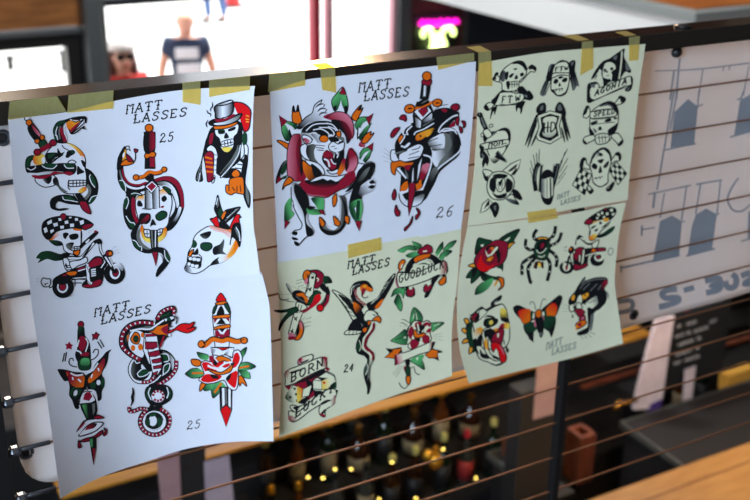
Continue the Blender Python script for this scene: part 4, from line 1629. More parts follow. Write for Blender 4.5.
t MOM 130,300 52,-12 8,-48 9 85,90
-K8 280,260 320,250
K 50,330 90,330 130,380 140,430 120,480 105,450 80,500 70,450 80,400 55,400
n 65,350 95,380 80,400
@475,85
K/+ 40,300 65,290 130,440 100,460 60,380
n/ 55,330 70,320 110,420 90,430
eK+ 48,298 24,20
n 35,290 50,285 50,305
W+ 80,465 130,440 170,500 120,530
=K8 140,410 165,390 180,410 155,425
=K8 60,490 80,480 85,510 65,520
K/ 190,720 240,670 320,780
@475,118
K/ 200,360 230,325 330,440 270,400
n/ 230,350 245,345 310,420
D E black_rose_design
@470,130,5
W+ 65,200 90,200 112,212 100,240 85,256 72,240
K 67,210 82,232 92,226 86,254 72,242
W/+ 165,202 205,168 254,146 244,190 222,222 196,226
K 190,205 235,170 230,186 205,206
K 208,222 228,192 236,190 222,222
K+ 214,298 240,308 260,346 236,342 218,322
W+ 180,340 212,322 226,345 244,372 205,362
K>n 232,368 200,340 : 182,342 196,360 244,372 224,350
W/+ 50,416 62,370 92,345 116,368 80,404
K 70,395 92,352 98,372 82,384
K+ 100,380 130,362 144,392 126,436 112,408
n 118,385 130,375 128,405
W+ 84,282 94,240 116,214 160,208 205,228 222,264 206,312 170,346 120,346 94,322
K 98,292 100,250 122,236 128,268 122,312
K 110,312 140,326 182,314 176,338 136,342
K 186,240 214,264 206,302 182,312 178,275
K 114,226 150,218 188,226 172,242 130,246
W+ 130,246 150,240 173,246 172,288 150,310 130,290
K 140,262 152,282 164,252 160,244 150,256
-n8 138,270 146,300
-n8 164,262 158,298
D E winged_wheel_design
@470,130,5
-K44 345,165 328,200 322,250 330,305
-n9 340,175 328,215 326,255
-K30t 345,175 347,95
-K30t 338,185 332,112
-K28t 328,200 317,124
-K28t 322,230 303,152
-K24t 318,262 300,190
-n7t 341,150 345,110
-n7t 330,165 328,130
-K22 358,175 354,210 350,260 348,310
-n8 364,172 358,225
-K44 440,168 432,215 418,265 404,308
-n9 440,175 430,225 418,260
-K30t 446,178 487,95
-K28t 448,192 475,110
-K28t 448,212 490,140
-K26t 442,245 488,178
-K22t 434,275 478,214
-n7t 452,160 476,120
-K22 424,178 418,215 408,262 400,300
-n8 420,170 412,225
W+ 357,245 366,212 390,200 412,215 417,245 416,330 405,365 390,373 370,362 357,330
W>n 380,290 362,290 : 358,245 378,240 380,335 359,332
-n9 385,245 385,335
-K16 402,240 404,340
K 356,242 364,212 390,199 413,214 418,242 400,236 378,244
K 357,328 375,340 400,338 417,326 406,366 390,374 370,364
D E skull_with_chequered_flags_design
@565,135
c 4 4 160,330 265,400 195,600 75,500
c 4 4 440,350 515,268 618,385 530,500
W+ 150,320 155,270 180,228 210,240 215,280 245,310 240,345 185,330 165,345
K 145,320 158,262 180,226 208,240 190,268 182,318 162,345
W+ 455,262 490,215 510,180 540,175 558,205 555,245 530,262 500,262 470,290
K 505,205 522,172 552,188 560,240 540,262 532,212
-K22 270,360 290,440 280,480
-K18 440,330 425,420 430,470
W+ 285,480 268,380 250,310 262,250 290,190 370,130 440,160 465,240 450,320 430,400 425,480 355,515
K 250,290 280,190 370,124 440,148 470,240 452,262 440,200 382,148 312,190 270,275
n>W 340,200 310,210 : 270,260 330,170 350,180 300,260
K 338,198 355,176 382,202 350,214
K 325,255 385,240 370,280 345,280
K 265,310 290,280 325,310 310,345 280,335
K 385,310 430,260 440,280 420,320 390,330
K 335,375 352,305 370,370
-K9 290,435 380,415
-K7 310,422 315,450
-K7 345,416 350,445
-K9 285,475 350,520 428,475
@545,165
W+ 420,225 440,208 475,245 482,262 455,288 430,262
K 410,225 424,215 440,255 470,240 482,265 455,290 430,262
W+ 612,240 650,205 685,170 690,190 660,250 630,262
K 615,245 640,225 682,172 690,195 655,258 625,260
D F red_rose_with_thorns_design
@460,222
g+ 150,320 160,230 185,160 260,175 320,190 280,240 210,260 190,320
W 205,230 240,225 220,250
K>g 160,320 190,200 : 150,300 180,180 200,260 180,320
g+ 390,180 470,120 595,70 550,160 520,210 440,210
W 440,190 500,150 480,185
-K9 400,180 500,120 590,75
y+ 450,260 480,220 520,205 550,205 520,230 490,265
y+ 80,440 130,415 170,430 150,455
K+ 110,540 130,470 180,460 200,510 160,560
@460,245
g+ 60,325 120,240 190,220 210,290 115,385 110,330
K 120,250 180,230 130,330
g+ 370,240 420,170 430,200 420,260
g+ 200,260 250,290 330,310 400,320 380,350 320,340 260,360 220,340
K>g 240,320 300,320 : 200,270 290,300 260,355
g>G 160,480 320,360 : 150,500 160,440 220,380 330,330 310,400 240,470
-K8 150,500 165,430 230,370
o+ 380,330 430,330 440,380 430,420 380,455 410,410 400,370
y 345,390 370,350 380,370 345,415
K 310,300 325,265 340,310
@460,222
r+ 140,400 160,340 210,270 260,240 340,190 400,180 480,210 480,240 465,350 420,420 350,450 290,490 220,500 170,460
R 170,450 190,370 220,330 230,400 290,440 350,420 290,480 220,490
K 220,390 240,310 280,240 380,240 390,300 370,360 350,310 260,290
K 370,400 410,300 430,250 410,320 400,400
r 320,200 420,190 400,240 330,230
K 380,250 400,320 370,370
r 290,260 340,250 320,300 290,300
o 300,260 335,250 330,290
W 255,280 290,330 360,250 380,260 330,320 290,360 265,330
o+ 260,380 290,350 340,340 320,390 280,400
y 280,375 300,360 305,390
W 265,510 340,460 420,480 380,540 330,540
D F spider_design
@505,225
-K34 330,160 290,130 290,90 320,45
-K32 300,245 240,245 205,210 210,140
-K34 310,290 230,340 175,390 170,500
-K34 320,310 260,380 230,440 250,560 270,580
-K34 430,160 480,110 500,60 505,10
-K32 450,210 510,180 545,140 565,75
-K34 440,250 500,300 520,350 510,420
-K34 410,320 445,370 450,440 430,530 420,560
-W12 480,100 492,90
-W12 510,185 520,175
-W12 460,150 475,135
-W12 287,130 300,135
-W12 255,245 260,240
-W12 205,215 215,212
-W12 230,335 245,345
-W12 175,395 190,400
-W12 230,440 245,445
-W12 265,380 280,385
-W12 495,300 505,290
-W12 510,345 525,340
-W12 440,395 455,390
-W12 440,470 455,465
-W12 475,205 485,195
-W12 165,450 180,452
y+ 320,140 350,120 420,125 430,140 380,160
g+ 290,270 310,180 370,140 440,170 450,230 430,300 400,350 320,340
K 320,270 330,180 390,150 425,180 410,250 370,290
K 315,250 330,180 390,150 420,180 405,240 360,275
r+ 350,210 370,175 395,185 390,225 360,240
-W10 315,250 340,280 380,270 415,230
-W10 330,310 370,320 400,300
o+ 290,430 310,370 370,380 380,430 350,400 320,400
Y 320,400 350,380 360,430
K 300,430 310,370 330,380 315,440
K 360,380 385,370 380,430
D F skull_rider_facing_left_design
@550,200
g>K 640,260 490,360 : 460,360 530,330 600,280 650,260 630,310 560,360 490,380
W+ 390,370 400,290 390,250 440,210 560,180 600,200 580,250 520,300 480,350 440,400 400,400
y>W 430,220 450,260 : 395,250 440,205 580,170 590,210 520,200 470,220
o>Y 400,390 460,350 : 390,370 440,340 470,350 440,395 400,400
K+ 350,230 380,190 450,140 540,90 610,75 655,90 655,130 610,190 540,190 430,210
r+ 345,235 370,195 410,190 425,220 400,245
r+ 530,100 555,78 575,100
W 470,140 490,130 500,155 480,160
W 510,120 530,118 530,140 515,145
W 560,130 585,125 580,150 560,150
W 600,90 630,90 625,115 605,115
W 620,135 645,130 640,150 620,155
W 460,175 485,170 480,190 465,190
W 530,165 550,160 550,180 530,180
y 530,190 585,180 575,215 545,215
K 490,225 510,215 520,235 500,245
g 415,270 460,250 450,270 420,290
K 445,300 480,285 470,310 450,315
K 510,280 570,230 590,210 560,260
K 390,320 405,290 405,350
K 260,390 290,350 330,370 380,430 360,440 300,390 280,400
W 300,380 340,380 370,420
-K12 260,400 255,450
-K20 340,400 380,440 470,430
-W8 340,400 380,430
W+ 420,440 460,410 490,400 470,470 430,480
@550,235
eK 165,325 72,65
eW 165,320 38,42
K+ 190,140 220,115 240,150 210,180 190,170
eo 205,140 12,14
-K20 170,320 190,220 220,180
-W12 130,290 170,220 205,190
er 165,325 14,26
W+ 200,200 230,180 250,250 220,280
r+ 250,150 290,125 340,130 330,180 270,190
K+ 320,150 450,130 550,130 550,160 420,180 350,210
r 450,140 545,135 545,155 470,160
o+ 410,170 430,130 470,160 440,175
K 230,190 320,180 380,190 370,290 300,340 250,340
r+ 240,290 310,300 370,280 370,310 300,345 245,350
r 240,190 330,180 330,230 260,250
W/+ 285,200 310,200 305,270 285,270
W+ 330,140 350,150 335,280 310,300 320,200
eK 470,250 70,62
eW 490,225 48,40
r+ 460,210 500,200 510,220 480,240
-W9 350,210 450,180 570,165
-K6 360,220 450,190
=n7 580,170 600,130 630,145 620,190 595,200
-n7 140,130 170,115
-n7 145,160 165,150
D F bulldog_head_in_spiked_collar_design
@455,285
W+ 200,500 180,400 150,330 200,270 260,225 320,250 400,210 470,190 510,240 530,330 545,400 540,560 470,640 250,620
K 135,300 190,280 260,215 290,235 240,250 200,290
K+ 365,215 370,170 460,105 450,150 400,170 390,200
n 380,190 400,160 430,150
K 300,250 390,200 480,190 400,220 330,260
r+ 160,340 200,280 240,300 230,350 190,370
K 200,330 240,280 240,330 210,360
=K8 200,380 250,250 330,260
K 290,330 330,300 400,320 390,330 320,320
K+ 290,400 310,340 420,340 410,390 340,420
g 320,390 330,350 370,350 340,400
Y 340,370 370,350 380,380 355,400
K>Y 480,340 480,260 : 450,290 460,235 510,250 520,330 500,370 460,350
Y 460,270 475,250 490,300
K 460,330 530,330 530,380 480,360
y>W 240,440 180,480 : 200,500 210,450 260,420 290,470 240,500
y>o 380,440 450,430 : 330,460 440,430 460,460 400,480
o>Y 480,400 530,410 : 470,400 510,375 550,400 530,440 480,430
r 440,420 480,380 490,440 460,480 430,470
@455,325
K>g 120,120 180,120 : 110,0 150,-30 190,-60 170,50 180,150 210,240 180,280 140,200 110,100
g 110,50 150,40 150,140 190,220 150,190
y+ 65,50 90,30 120,60 100,85
y+ 70,180 100,135 140,155 110,180
y+ 140,290 145,220 180,230 170,270
y+ 90,-60 130,-60 140,-20 110,-10
y>W 250,50 190,120 : 190,130 200,50 260,20 270,50 220,120
K 190,220 210,160 260,90 270,200 240,240
W+ 210,260 220,210 270,220 350,310 440,350 480,370 400,400 330,370 250,340
K 250,280 330,300 350,330 290,320
W+ 280,150 270,80 310,30 360,40 350,100 330,150 350,280 440,350 380,350 310,280
K 300,130 290,60 340,40 400,60 410,160 360,180 330,120
o 290,170 320,160 325,240 300,220
y 290,180 310,130 325,180 330,260
r+ 360,170 390,90 440,50 470,30 490,70 460,200 430,200
W 420,90 445,85 430,130
R+ 360,190 400,170 450,190 490,250 515,320 500,370 460,370 440,300 410,240 380,270
p 440,200 480,250 490,300 460,240
W 390,280 415,240 440,320 410,320
K 380,300 440,330 430,345 380,330
n 480,140 500,170 490,200
K 180,150 210,140 215,220 240,290 200,260
K 250,240 290,300 350,320 330,340 260,320
K>n 520,250 480,200 : 500,200 540,250 520,280
-K10 370,385 420,405 480,385
D F butterfly_design
@500,290
K+ 135,180 180,155 260,190 320,220 350,230 350,280 290,320 240,340 200,280 160,240
o>R 270,280 190,210 : 305,200 305,300 240,335 200,280 180,220 230,190
o>R 270,280 200,230 : 300,210 300,300 250,330 210,270
K+ 420,200 500,130 560,80 600,55 620,80 600,150 560,250 540,270 470,270 430,260
o>R 510,240 560,140 : 460,190 530,130 570,160 560,240 520,265 470,265
g>K 300,370 250,460 : 235,350 300,320 350,330 370,390 340,420 330,500 270,450 240,400
g>K 470,330 540,400 : 440,270 550,265 555,350 515,470 490,420 440,380
@500,315
K/ 270,180 330,170 335,275 290,240
K/ 480,150 545,110 515,222
@500,290
W/ 325,230 345,230 345,280 320,290
g 305,215 330,215 320,300 305,300
g 440,215 460,200 470,265 445,260
W/ 420,220 440,215 445,255 425,260
p 340,300 360,290 360,370 345,360
p 410,270 440,275 430,350 415,350
K+ 355,270 420,270 435,370 420,430 385,420 370,360
o+ 355,220 385,195 415,215 410,265 380,280 355,260
-n9 355,195 340,130 310,120 300,145
-n9 400,195 420,110 440,90 460,100
n+ 395,430 430,420 410,475
D F panther_head_design
@550,265
K+ 250,270 290,200 350,120 350,160 450,130 560,130 575,180 540,240 580,300 570,380 500,450 420,520 400,480 380,400 250,380 190,390 200,330
n 310,190 350,130 345,165
-n10 300,240 350,180 450,145 560,140
-n10 330,250 400,180
-n10 400,260 470,190
r>K 570,180 500,230 : 520,180 575,150 570,200 510,260
-n10 480,250 510,200
n>W 590,300 560,330 : 560,260 590,300 580,380 500,470 420,540 440,480 540,400 570,330
W>n 400,360 480,320 : 360,380 440,320 490,310 490,370 400,450 370,410
-K7 380,380 450,350
K 470,310 500,280 550,290 560,360 500,440 420,470 480,400
y+ 310,310 380,270 390,310 340,350
K 340,300 350,290 355,310
y+ 205,340 235,290 255,310 240,360
W 280,320 310,300 320,360 300,400 260,420
W+ 190,410 240,390 250,440 210,470
W+ 260,430 290,370 330,440 320,470
-K7t 195,410 130,395
-K7t 190,440 120,430
-K7t 190,460 125,465
K 230,410 260,420 240,440
@550,300
r+ 240,100 270,90 330,90 350,120 320,160 290,170 260,130
W 320,85 370,90 380,180 370,270 280,320 265,330 300,270 360,240 365,130
K+ 380,80 420,100 400,200 390,290 370,330 290,350 275,330 330,300 380,270 380,160
n 410,150 440,140 420,290 400,310
r+ 290,190 340,150 355,190 320,215
p 310,200 330,165 340,185
o+ 255,250 290,215 350,200 360,240 280,290
r 270,250 310,225 310,265
y 255,260 270,250 260,310
-n10t 260,100 230,170
K 215,140 235,170 225,180
-K14t 300,350 330,390
-K14t 340,350 370,385
-K14t 370,340 415,370
-K14t 390,320 455,345
D E artist_signature_lettering
@545,165
u MATT 120,345 32,-11 5,-45 8 85,90
u LASSES 155,400 34,-9 5,-45 8 85,90
D F artist_signature_lettering
@500,315
u MATT 460,350 42,-16 6,-70 8 85,90
u LASSES 515,400 42,-12 6,-60 8 85,90
"""
# ---------------------------------------------------------------- materials
M = {}
M['steel'] = mat('dark_bronze_steel', (36, 32, 29), .17, .0, spec=.22)
M['postm'] = mat('black_steel', (22, 22, 24), .45, .3)
M['cable'] = mat('steel_cable', (158, 118, 90), .36, .9)
M['fit'] = mat('dull_steel', (95, 98, 104), .35, .8)
M['paper'] = mat('white_paper', (222, 226, 238), .85, spec=.1, noise=(30, (219, 223, 236), (1, 1, 1)))
M['cream'] = mat('cream_paper', (220, 222, 194), .85, spec=.1, noise=(30, (216, 218, 189), (1, 1, 1)))
M['ink'] = inkmat(); M['tape'] = tapemat()
M['vinyl'] = sheetmat('white_vinyl', (214, 212, 213), .40, noise=.25)
M['vprint'] = sheetmat('grey_blue_vinyl_print', (150, 160, 172), .38)
M['hem'] = sheetmat('vinyl_hem', (205, 205, 210), .2)
M['wood'] = mat('orange_pine', (176, 112, 56), .55, noise=(3, (128, 76, 34), (1, 6, 6)), bump=.1)
M['amber'] = mat('amber_wood', (206, 146, 48), .4, noise=(4, (150, 88, 28), (1, 8, 8)))
M['counter'] = mat('light_counter_wood', (184, 138, 80), .5, noise=(5, (164, 116, 62), (1.2, 9, 9)))
M['redwood'] = mat('red_brown_wood', (120, 62, 40), .5, noise=(4, (84, 40, 26), (4, 4, 1)))
M['dark'] = mat('dark_cabinet', (40, 37, 37), .6)
M['darkedge'] = mat('grey_edge', (84, 84, 78), .5)
M['colm'] = mat('grey_painted_steel', (92, 96, 98), .45, .1)
M['frame'] = mat('black_frame', (20, 20, 22), .5)
M['redpost'] = mat('red_painted_wood', (186, 34, 58), .5)
M['pinkpost'] = mat('pale_pink_paint', (226, 166, 176), .5)
M['brickred'] = mat('dark_red_wall', (92, 52, 46), .8, noise=(6, (78, 42, 38), (1, 1, 4)))
M['navy'] = mat('navy_panel', (32, 36, 46), .6)
M['wall'] = mat('warm_wall_plaster', (150, 132, 112), .9, noise=(3, (138, 120, 100), (1, 1, 1)))
M['ceil'] = mat('ceiling_paint', (170, 162, 150), .9)
M['floor'] = mat('dark_floor', (70, 58, 50), .6, noise=(3, (54, 44, 38), (1, 6, 1)))
M['whitep'] = mat('white_paint', (252, 253, 250), .6)
M['greyp'] = mat('grey_trim_paint', (150, 156, 154), .6)
M['street'] = mat('pale_concrete', (226, 222, 214), .9, noise=(1.5, (208, 204, 198), (1, 1, 1)))
M['board'] = mat('black_chalkboard', (26, 27, 28), .7)
M['chalk'] = mat('white_chalk', (240, 238, 232), .9)
M['pinkpaper'] = mat('pink_paper', (184, 146, 142), .85, noise=(9, (166, 124, 132), (1, 1, 1)))
M['lilac'] = mat('lilac_paper', (180, 164, 176), .85, noise=(9, (166, 148, 164), (1, 1, 1)))
M['towel'] = mat('white_towel', (226, 212, 212), .95, noise=(20, (212, 196, 200), (1, 1, 1)), bump=.3)
M['purple'] = mat('purple_cloth', (70, 50, 120), .8)
M['yellowbox'] = mat('yellow_card', (226, 168, 66), .7)
M['brass'] = mat('brass', (206, 150, 70), .22, .95)
M['gold'] = mat('gold_label', (222, 158, 46), .3, .7)
M['glass'] = mat('window_glass', (255, 255, 255), 0, trans=1, spec=.2)
M['skin'] = mat('skin', (226, 170, 146), .6)
M['jean'] = mat('blue_denim', (72, 96, 140), .85)
M['navyshirt'] = mat('navy_tshirt', (38, 52, 78), .85)
M['shprint'] = mat('white_shirt_print', (226, 230, 236), .8)
M['redtop'] = mat('red_top', (190, 50, 48), .8)
M['hair'] = mat('auburn_hair', (84, 36, 26), .6)
M['white'] = mat('white_cloth', (236, 232, 228), .8)
M['lens'] = mat('dark_lens', (14, 12, 14), .1)
M['shoe'] = mat('dark_shoe', (40, 36, 36), .6)
M['neonp'] = mat('pink_neon', (255, 40, 190), .4, emit=(255, 20, 190), estr=3)
M['neonw'] = mat('green_white_neon', (235, 255, 190), .4, emit=(225, 255, 150), estr=3.5)
M['highlight_bead'] = mat('warm_highlight', (255, 200, 120), .4, emit=(245, 212, 100), estr=7)  # glow standing in for highlights on the bottles
M['deskb'] = mat('black_plastic', (24, 24, 26), .4)

# ---------------------------------------------------------------- the place: floors, walls, ceiling
ZG, ZC, ZS, ZM = -2.3, 5.6, -2.1, -.14
def struct(name, mb, m): return tag(mb.build(name, m), None, None, kind='structure')
struct('floor', MB().box((-3.2, -4.2, ZG-.1), (9.4, 7.1, ZG)), M['floor'])
struct('floor_mezzanine', MB().box((-3.0, -4.0, ZM-.2), (9.2, .03, ZM)), M['floor'])
struct('ceiling', MB().box((-3.2, -4.2, ZC), (9.4, 7.3, ZC+.15)), M['ceil'])
struct('wall_right', MB().box((9.2, -4.2, ZG), (9.4, 7.3, ZC)), M['wall'])
struct('wall_back', MB().box((-3.2, -4.2, ZG), (9.4, -4.0, ZC)), M['wall'])
WL = MB()      # left wall with a tall window opening beside the mezzanine
y0, y1, z0, z1 = -3.3, -1.1, .7, 3.0
WL.box((-3.2, -4.0, ZG), (-3.0, y0, ZC)).box((-3.2, y1, ZG), (-3.0, 7.3, ZC)).box((-3.2, y0, ZG), (-3.0, y1, z0)).box((-3.2, y0, z1), (-3.0, y1, ZC))
struct('wall_left', WL, M['wall'])
wf = MB().box((-3.12, y0, z0), (-3.06, y0+.06, z1)).box((-3.12, y1-.06, z0), (-3.06, y1, z1)).box((-3.12, y0, z0), (-3.06, y1, z0+.06)).box((-3.12, y0, z1-.06), (-3.06, y1, z1)).box((-3.11, (y0+y1)/2-.02, z0), (-3.07, (y0+y1)/2+.02, z1))
struct('window_3', wf, M['frame'])

# front wall with the windows to the street, at y = 7
YW = 7.0
def wx(px, py): return at(px, py, YW).x
def wz(px, py): return at(px, py, YW).z
xa = wx(83, 60); xb = wx(106, 60); xc = wx(396, 30); xd = wx(408, 30); zw = wz(40, 29); zl = wz(33, 48)
zs = -1.2     # sill
struct('wall_front', MB().box((-3.2, YW, ZG), (9.4, YW+.25, zs)).box((xd, YW, zs), (9.4, YW+.25, ZC)).box((-3.2, YW, 5.3), (xd, YW+.25, ZC)).box((xb, YW, 2.1), (wx(178, 30), YW+.25, 5.3)).box((wx(321, 30), YW+.0, 2.1), (xd, YW+.25, 5.3)), M['brickred'])  # upper piers added out of view, to shape the top rail's reflection
# left window: black frame, pine boards above
zt = wz(30, 49); zb = wz(40, 30); xg = wx(67, 60)
fr = MB().box((-3.0, YW-.02, zt), (xa, YW+.1, zb+.0)).box((xg, YW-.02, zs), (xa, YW+.1, zt)).box((-3.0, YW-.02, zs), (xg, YW+.1, zs+.06))
struct('window_1', fr, M['frame'])
struct('trim_1', MB().box((-3.0, YW-.08, zb-.03), (xa, YW-.03, wz(20, 31)+.0)), M['colm'])
struct('trim_2', MB().box((-3.0, YW-.04, zb+.02), (xa+.0, YW+.08, ZC)), M['wood'])
# steel column between the windows
cm = MB().box((xa-.0, YW-.2, ZG), (xb-.06, YW+.12, ZC), .01).box((xb-.06, YW-.1, ZG), (xb, YW+.1, ZC))
struct('trim_3', cm, M['colm'])
# big window: mullions
w2 = MB().box((xb, YW, zs), (xc, YW+.1, zs+.06)).box((xb, YW, 5.2), (xc, YW+.1, 5.3))
struct('window_2', w2, M['frame'])
struct('trim_4', MB().box((wx(313, 30), YW-.02, zs), (wx(320, 30), YW+.1, 5.3)), M['redpost'])
struct('trim_5', MB().box((wx(328, 30), YW+.0, zs), (wx(333.5, 30), YW+.1, 5.3)), M['pinkpost'])
struct('trim_6', MB().box((wx(392.5, 30), YW+.0, zs), (xc, YW+.1, 5.3)), M['pinkpost'])
struct('trim_7', MB().box((xc, YW-.06, ZG), (xd, YW+.12, ZC), .01), M['colm'])
struct('trim_8', MB().box((xb, YW-.02, wz(160, 3)), (wx(222, 3), YW+.06, wz(160, -5))), M['navy'])
# navy panel on the front wall
nv = tag(MB().box((wx(461, 30), YW-.1, zs), (wx(600, 30), YW-.02, 1.5), .01).build('dark_wall_board', M['navy']), 'dark navy wall board beside the neon sign', 'board')

# street outside
struct('ground', MB().box((-40, YW+.25, ZS-.1), (60, 70, ZS)), M['street'])

# ---------------------------------------------------------------- ledge with plywood top, upper right
c0 = atz(696, 12, .6)
LX, LY = c0.x, c0.y
lh = .27
ledge = empty('white_ledge_box', (LX+.6, LY+1.5, .6-lh))
MB().box((LX+.0, LY+.0, .6-lh), (LX+3.2, 6.9, .6-.05)).build('side_panel', M['whitep'], ledge)
MB().box((LX-.02, LY-.02, .6-.05), (LX+3.2, 6.9, .6), .004).build('rim', M['greyp'], ledge)
MB().box((LX+.05, LY+.05, .6), (LX+3.2, 6.9, .606)).build('plywood_top', mat('plywood', (178, 104, 50), .9, spec=.1, noise=(3, (150, 82, 36), (1, 6, 6))), ledge)
tag(ledge, 'white painted ledge box with a plywood top, beyond the rail', 'ledge')
pb = at(697, 3, LY+.35)
bx = empty('black_speaker_box', (pb.x, LY+.4, .606))
MB().box((pb.x-.06, LY+.34, .606), (pb.x+.07, LY+.46, .72), .01).build('housing', M['deskb'], bx)
MB().lathe([(.045, 0), (.045, .012), (.02, .014)], (pb.x, LY+.40, .72), 16).build('cone', M['fit'], bx)
tag(bx, 'small black box standing on the plywood ledge top', 'box')

# ---------------------------------------------------------------- railing
rail = empty('steel_guard_railing', (1.2, .016, ZM))
tag(rail, 'dark steel railing with square posts under a flat top rail', 'railing')
MB().box((-1.2, 0, 1.0385), (4.2, .062, 1.07), .0025).build('top_rail', M['steel'], rail)
MB().tube([(.185+.0, .022, .0), (.185, .022, 1.039)], .001, 4).build('post_core', M['postm'], rail) if 0 else None
def post(x0, x1):
    MB().box((x0, .006, ZM), (x1, .026, 1.039), .0015).build('post', M['postm'], rail)
    MB().box((x0-.03, -.05, ZM), (x1+.03, .028, ZM+.008), .001).build('base_plate', M['postm'], rail)
post(1.2315, 1.247); post(.150, .186); post(2.35, 2.37)
pz = at(683, 25, .03)
MB().lathe([(.016, 0), (.016, .003), (.008, .006)], (pz.x, .03, 1.07), 16).build('cap_bolt', M['postm'], rail, True)
YC = .017
def cz(k): return 1.412+(-.45121-.08171*(k-1))*(1.40639+YC)/1.40639
for k in range(0, 12):
    z = cz(k)
    c = MB().tube([(.2, YC, z), (1.2, YC, z), (3.4, YC, z)], .0019, 8).build('railing_cable', M['cable'], rail, origin=Vector((.2, YC, z)))
    MB().tube([(.186, YC, z), (.248, YC, z)], .0036, 10).build('threaded_stud', M['fit'], c, True)
    MB().tube([(.187, YC, z), (.192, YC, z), (.2, YC, z), (.204, YC, z)], [.006, .0085, .0085, .006], 6).build('nut', M['fit'], c)

# ---------------------------------------------------------------- printed banner behind the cables
YB = .040
bl = at(22, 450, YB); bb = at(674, 318, YB); bb0 = at(55, 474, YB)
zbot = (bb.z+bb0.z)/2
XL, XR = .205, 2.6
ban_z1 = 1.036
def by(x, z):
    """folds of the hanging vinyl: rolled left edge, gentle waves"""
    t = max(0, 1-(x-XL)/.11)
    return YB + .004*math.sin(x*7+z*3) + .002*math.sin(x*19-z*5) - .008*t*math.sin(t*math.pi)
vs, fs = [], []
NX, NZ = 120, 40
for j in range(NZ+1):
    for i in range(NX+1):
        x = XL+(XR-XL)*(i/NX)**1.25; z = zbot+(ban_z1-zbot)*j/NZ
        if j < 3 and i < 14:                          # rounded lower corner
            dx = max(0, .05-(x-XL)); z = max(z, zbot+.05-math.sqrt(max(0, .0025-dx*dx)))
        vs.append((x, by(x, z), z))
for j in range(NZ):
    for i in range(NX):
        a = j*(NX+1)+i; fs.append((a, a+1, a+NX+2, a+NX+1))
me = bpy.data.meshes.new('vinyl_banner'); me.from_pydata(vs, [], fs); me.update(); me.shade_smooth()
ban = link('vinyl_banner', me, M['vinyl'])
sm = ban.modifiers.new('thickness', 'SOLIDIFY'); sm.thickness = .0006; sm.offset = 1
tag(ban, 'large white vinyl banner hung behind the cables, print seen in reverse', 'banner')
class BanSheet:
    def pt(s, x, y, off=0):
        Y = YB
        for _ in range(4):
            p = at(x, y, Y-off-.0006); Y = by(p.x, p.z)
        return at(x, y, Y-off-.0006)
class BanArt(Art): pass
ba = BanArt()
CB = lambda p: (1, 1, 1)
def T(ox, oy, s): return [(ox+float(a)/5, oy+float(b)/5) for a, b in (q.split(',') for q in s.split())]
for ox, oy, w, s in [(600, 0, 1.3, '275,355 500,345 800,308'), (600, 0, 2, '350,500 370,355'), (600, 0, 2, '380,500 395,330 400,290'), (600, 0, 1.4, '490,500 515,345'), (600, 0, 1.2, '620,330 615,355'), (600, 0, 1.2, '650,325 645,350'), (600, 0, 1.3, '715,480 745,330'),
    (600, 90, 1.8, '370,0 320,300 285,500'), (600, 90, 1.6, '388,0 350,200'), (600, 90, 1.5, '320,302 395,285 480,268'), (600, 90, 1.3, '495,0 488,85'), (600, 90, 1.6, '470,90 515,72'), (600, 90, 1.8, '650,236 750,208 800,196'), (600, 90, 1.3, '720,0 700,50'), (600, 90, 1.6, '685,48 715,42'),
    (600, 180, 1.6, '240,72 455,26'), (600, 180, 1.6, '480,22 610,0'), (600, 180, 1.5, '322,65 300,190'), (600, 180, 1.5, '432,35 408,200'), (600, 180, 1.5, '502,20 478,170'), (600, 180, 1.5, '602,4 585,172'), (600, 180, 2.4, '275,60 265,140'), (600, 180, 2, '105,440 260,405 400,375'), (600, 180, 2, '105,428 105,462'), (600, 180, 2, '430,380 575,343'), (600, 180, 2, '210,228 208,278'), (600, 180, 1.6, '210,248 275,238'), (600, 180, 1.4, '410,210 425,205'), (600, 180, 1.4, '570,175 598,168'),
    (600, 180, 1.9, '692,-10 655,45 638,100 665,150 710,155 755,120'), (600, 180, 1.8, '705,306 760,292')]:
    ba.stroke(smooth_open(T(ox, oy, s), 6), w, CB)
for ox, oy, s in [(600, 90, '372,110 440,45 490,82 470,272 352,288'), (600, 90, '700,55 752,20 790,10 780,205 670,226'), (600, 180, '300,205 360,178 410,206 395,382 262,412'), (600, 180, '480,172 532,143 585,172 560,346 438,376 460,225'), (600, 180, '742,160 800,140 800,285 738,300')]:
    ba.poly(T(ox, oy, s), CB)
for w, s in [(6, '385,95 340,100 310,118 330,140 385,138 390,155 340,175 295,185'), (5.5, '418,102 470,88'), (6, '525,55 590,40 598,65 555,80 600,78 590,100 530,115'), (6, '625,55 640,88 675,80 680,40 660,20'), (6, '705,30 750,15 760,40 720,70 775,60'), (4.5, '90,160 150,150'), (4.5, '88,215 150,200 165,170 150,148')]:
    ba.stroke(smooth_open(T(600, 270, s), 5), w, CB)
ba.mesh('printed_lettering', BanSheet(), ban, M['vprint'], 6)
def grommet(px, py, r=.009, bolt=False):
    p = at(px, py, YB-.012); q = Vector((p.x, by(p.x, p.z)-.0015, p.z))
    m_ = MB()
    pts = [q+Vector((math.cos(a)*r, 0, math.sin(a)*r)) for a in [i*math.pi/8 for i in range(16)]]
    m_.tube(pts, .0028, 8, closed=True); m_.build('grommet', M['fit'], ban, True)
    if bolt: MB().ball(q+Vector((0, -.004, 0)), .0105, .009, .0105).build('bungee_knob', M['deskb'], ban, True)
    else: MB().ball(q+Vector((0, .001, 0)), r*.8, .0012, r*.8).build('grommet_hole', M['deskb'], ban, True)
grommet(680, 53, .008, True); grommet(636, 316); grommet(28, 456); grommet(3, 138)

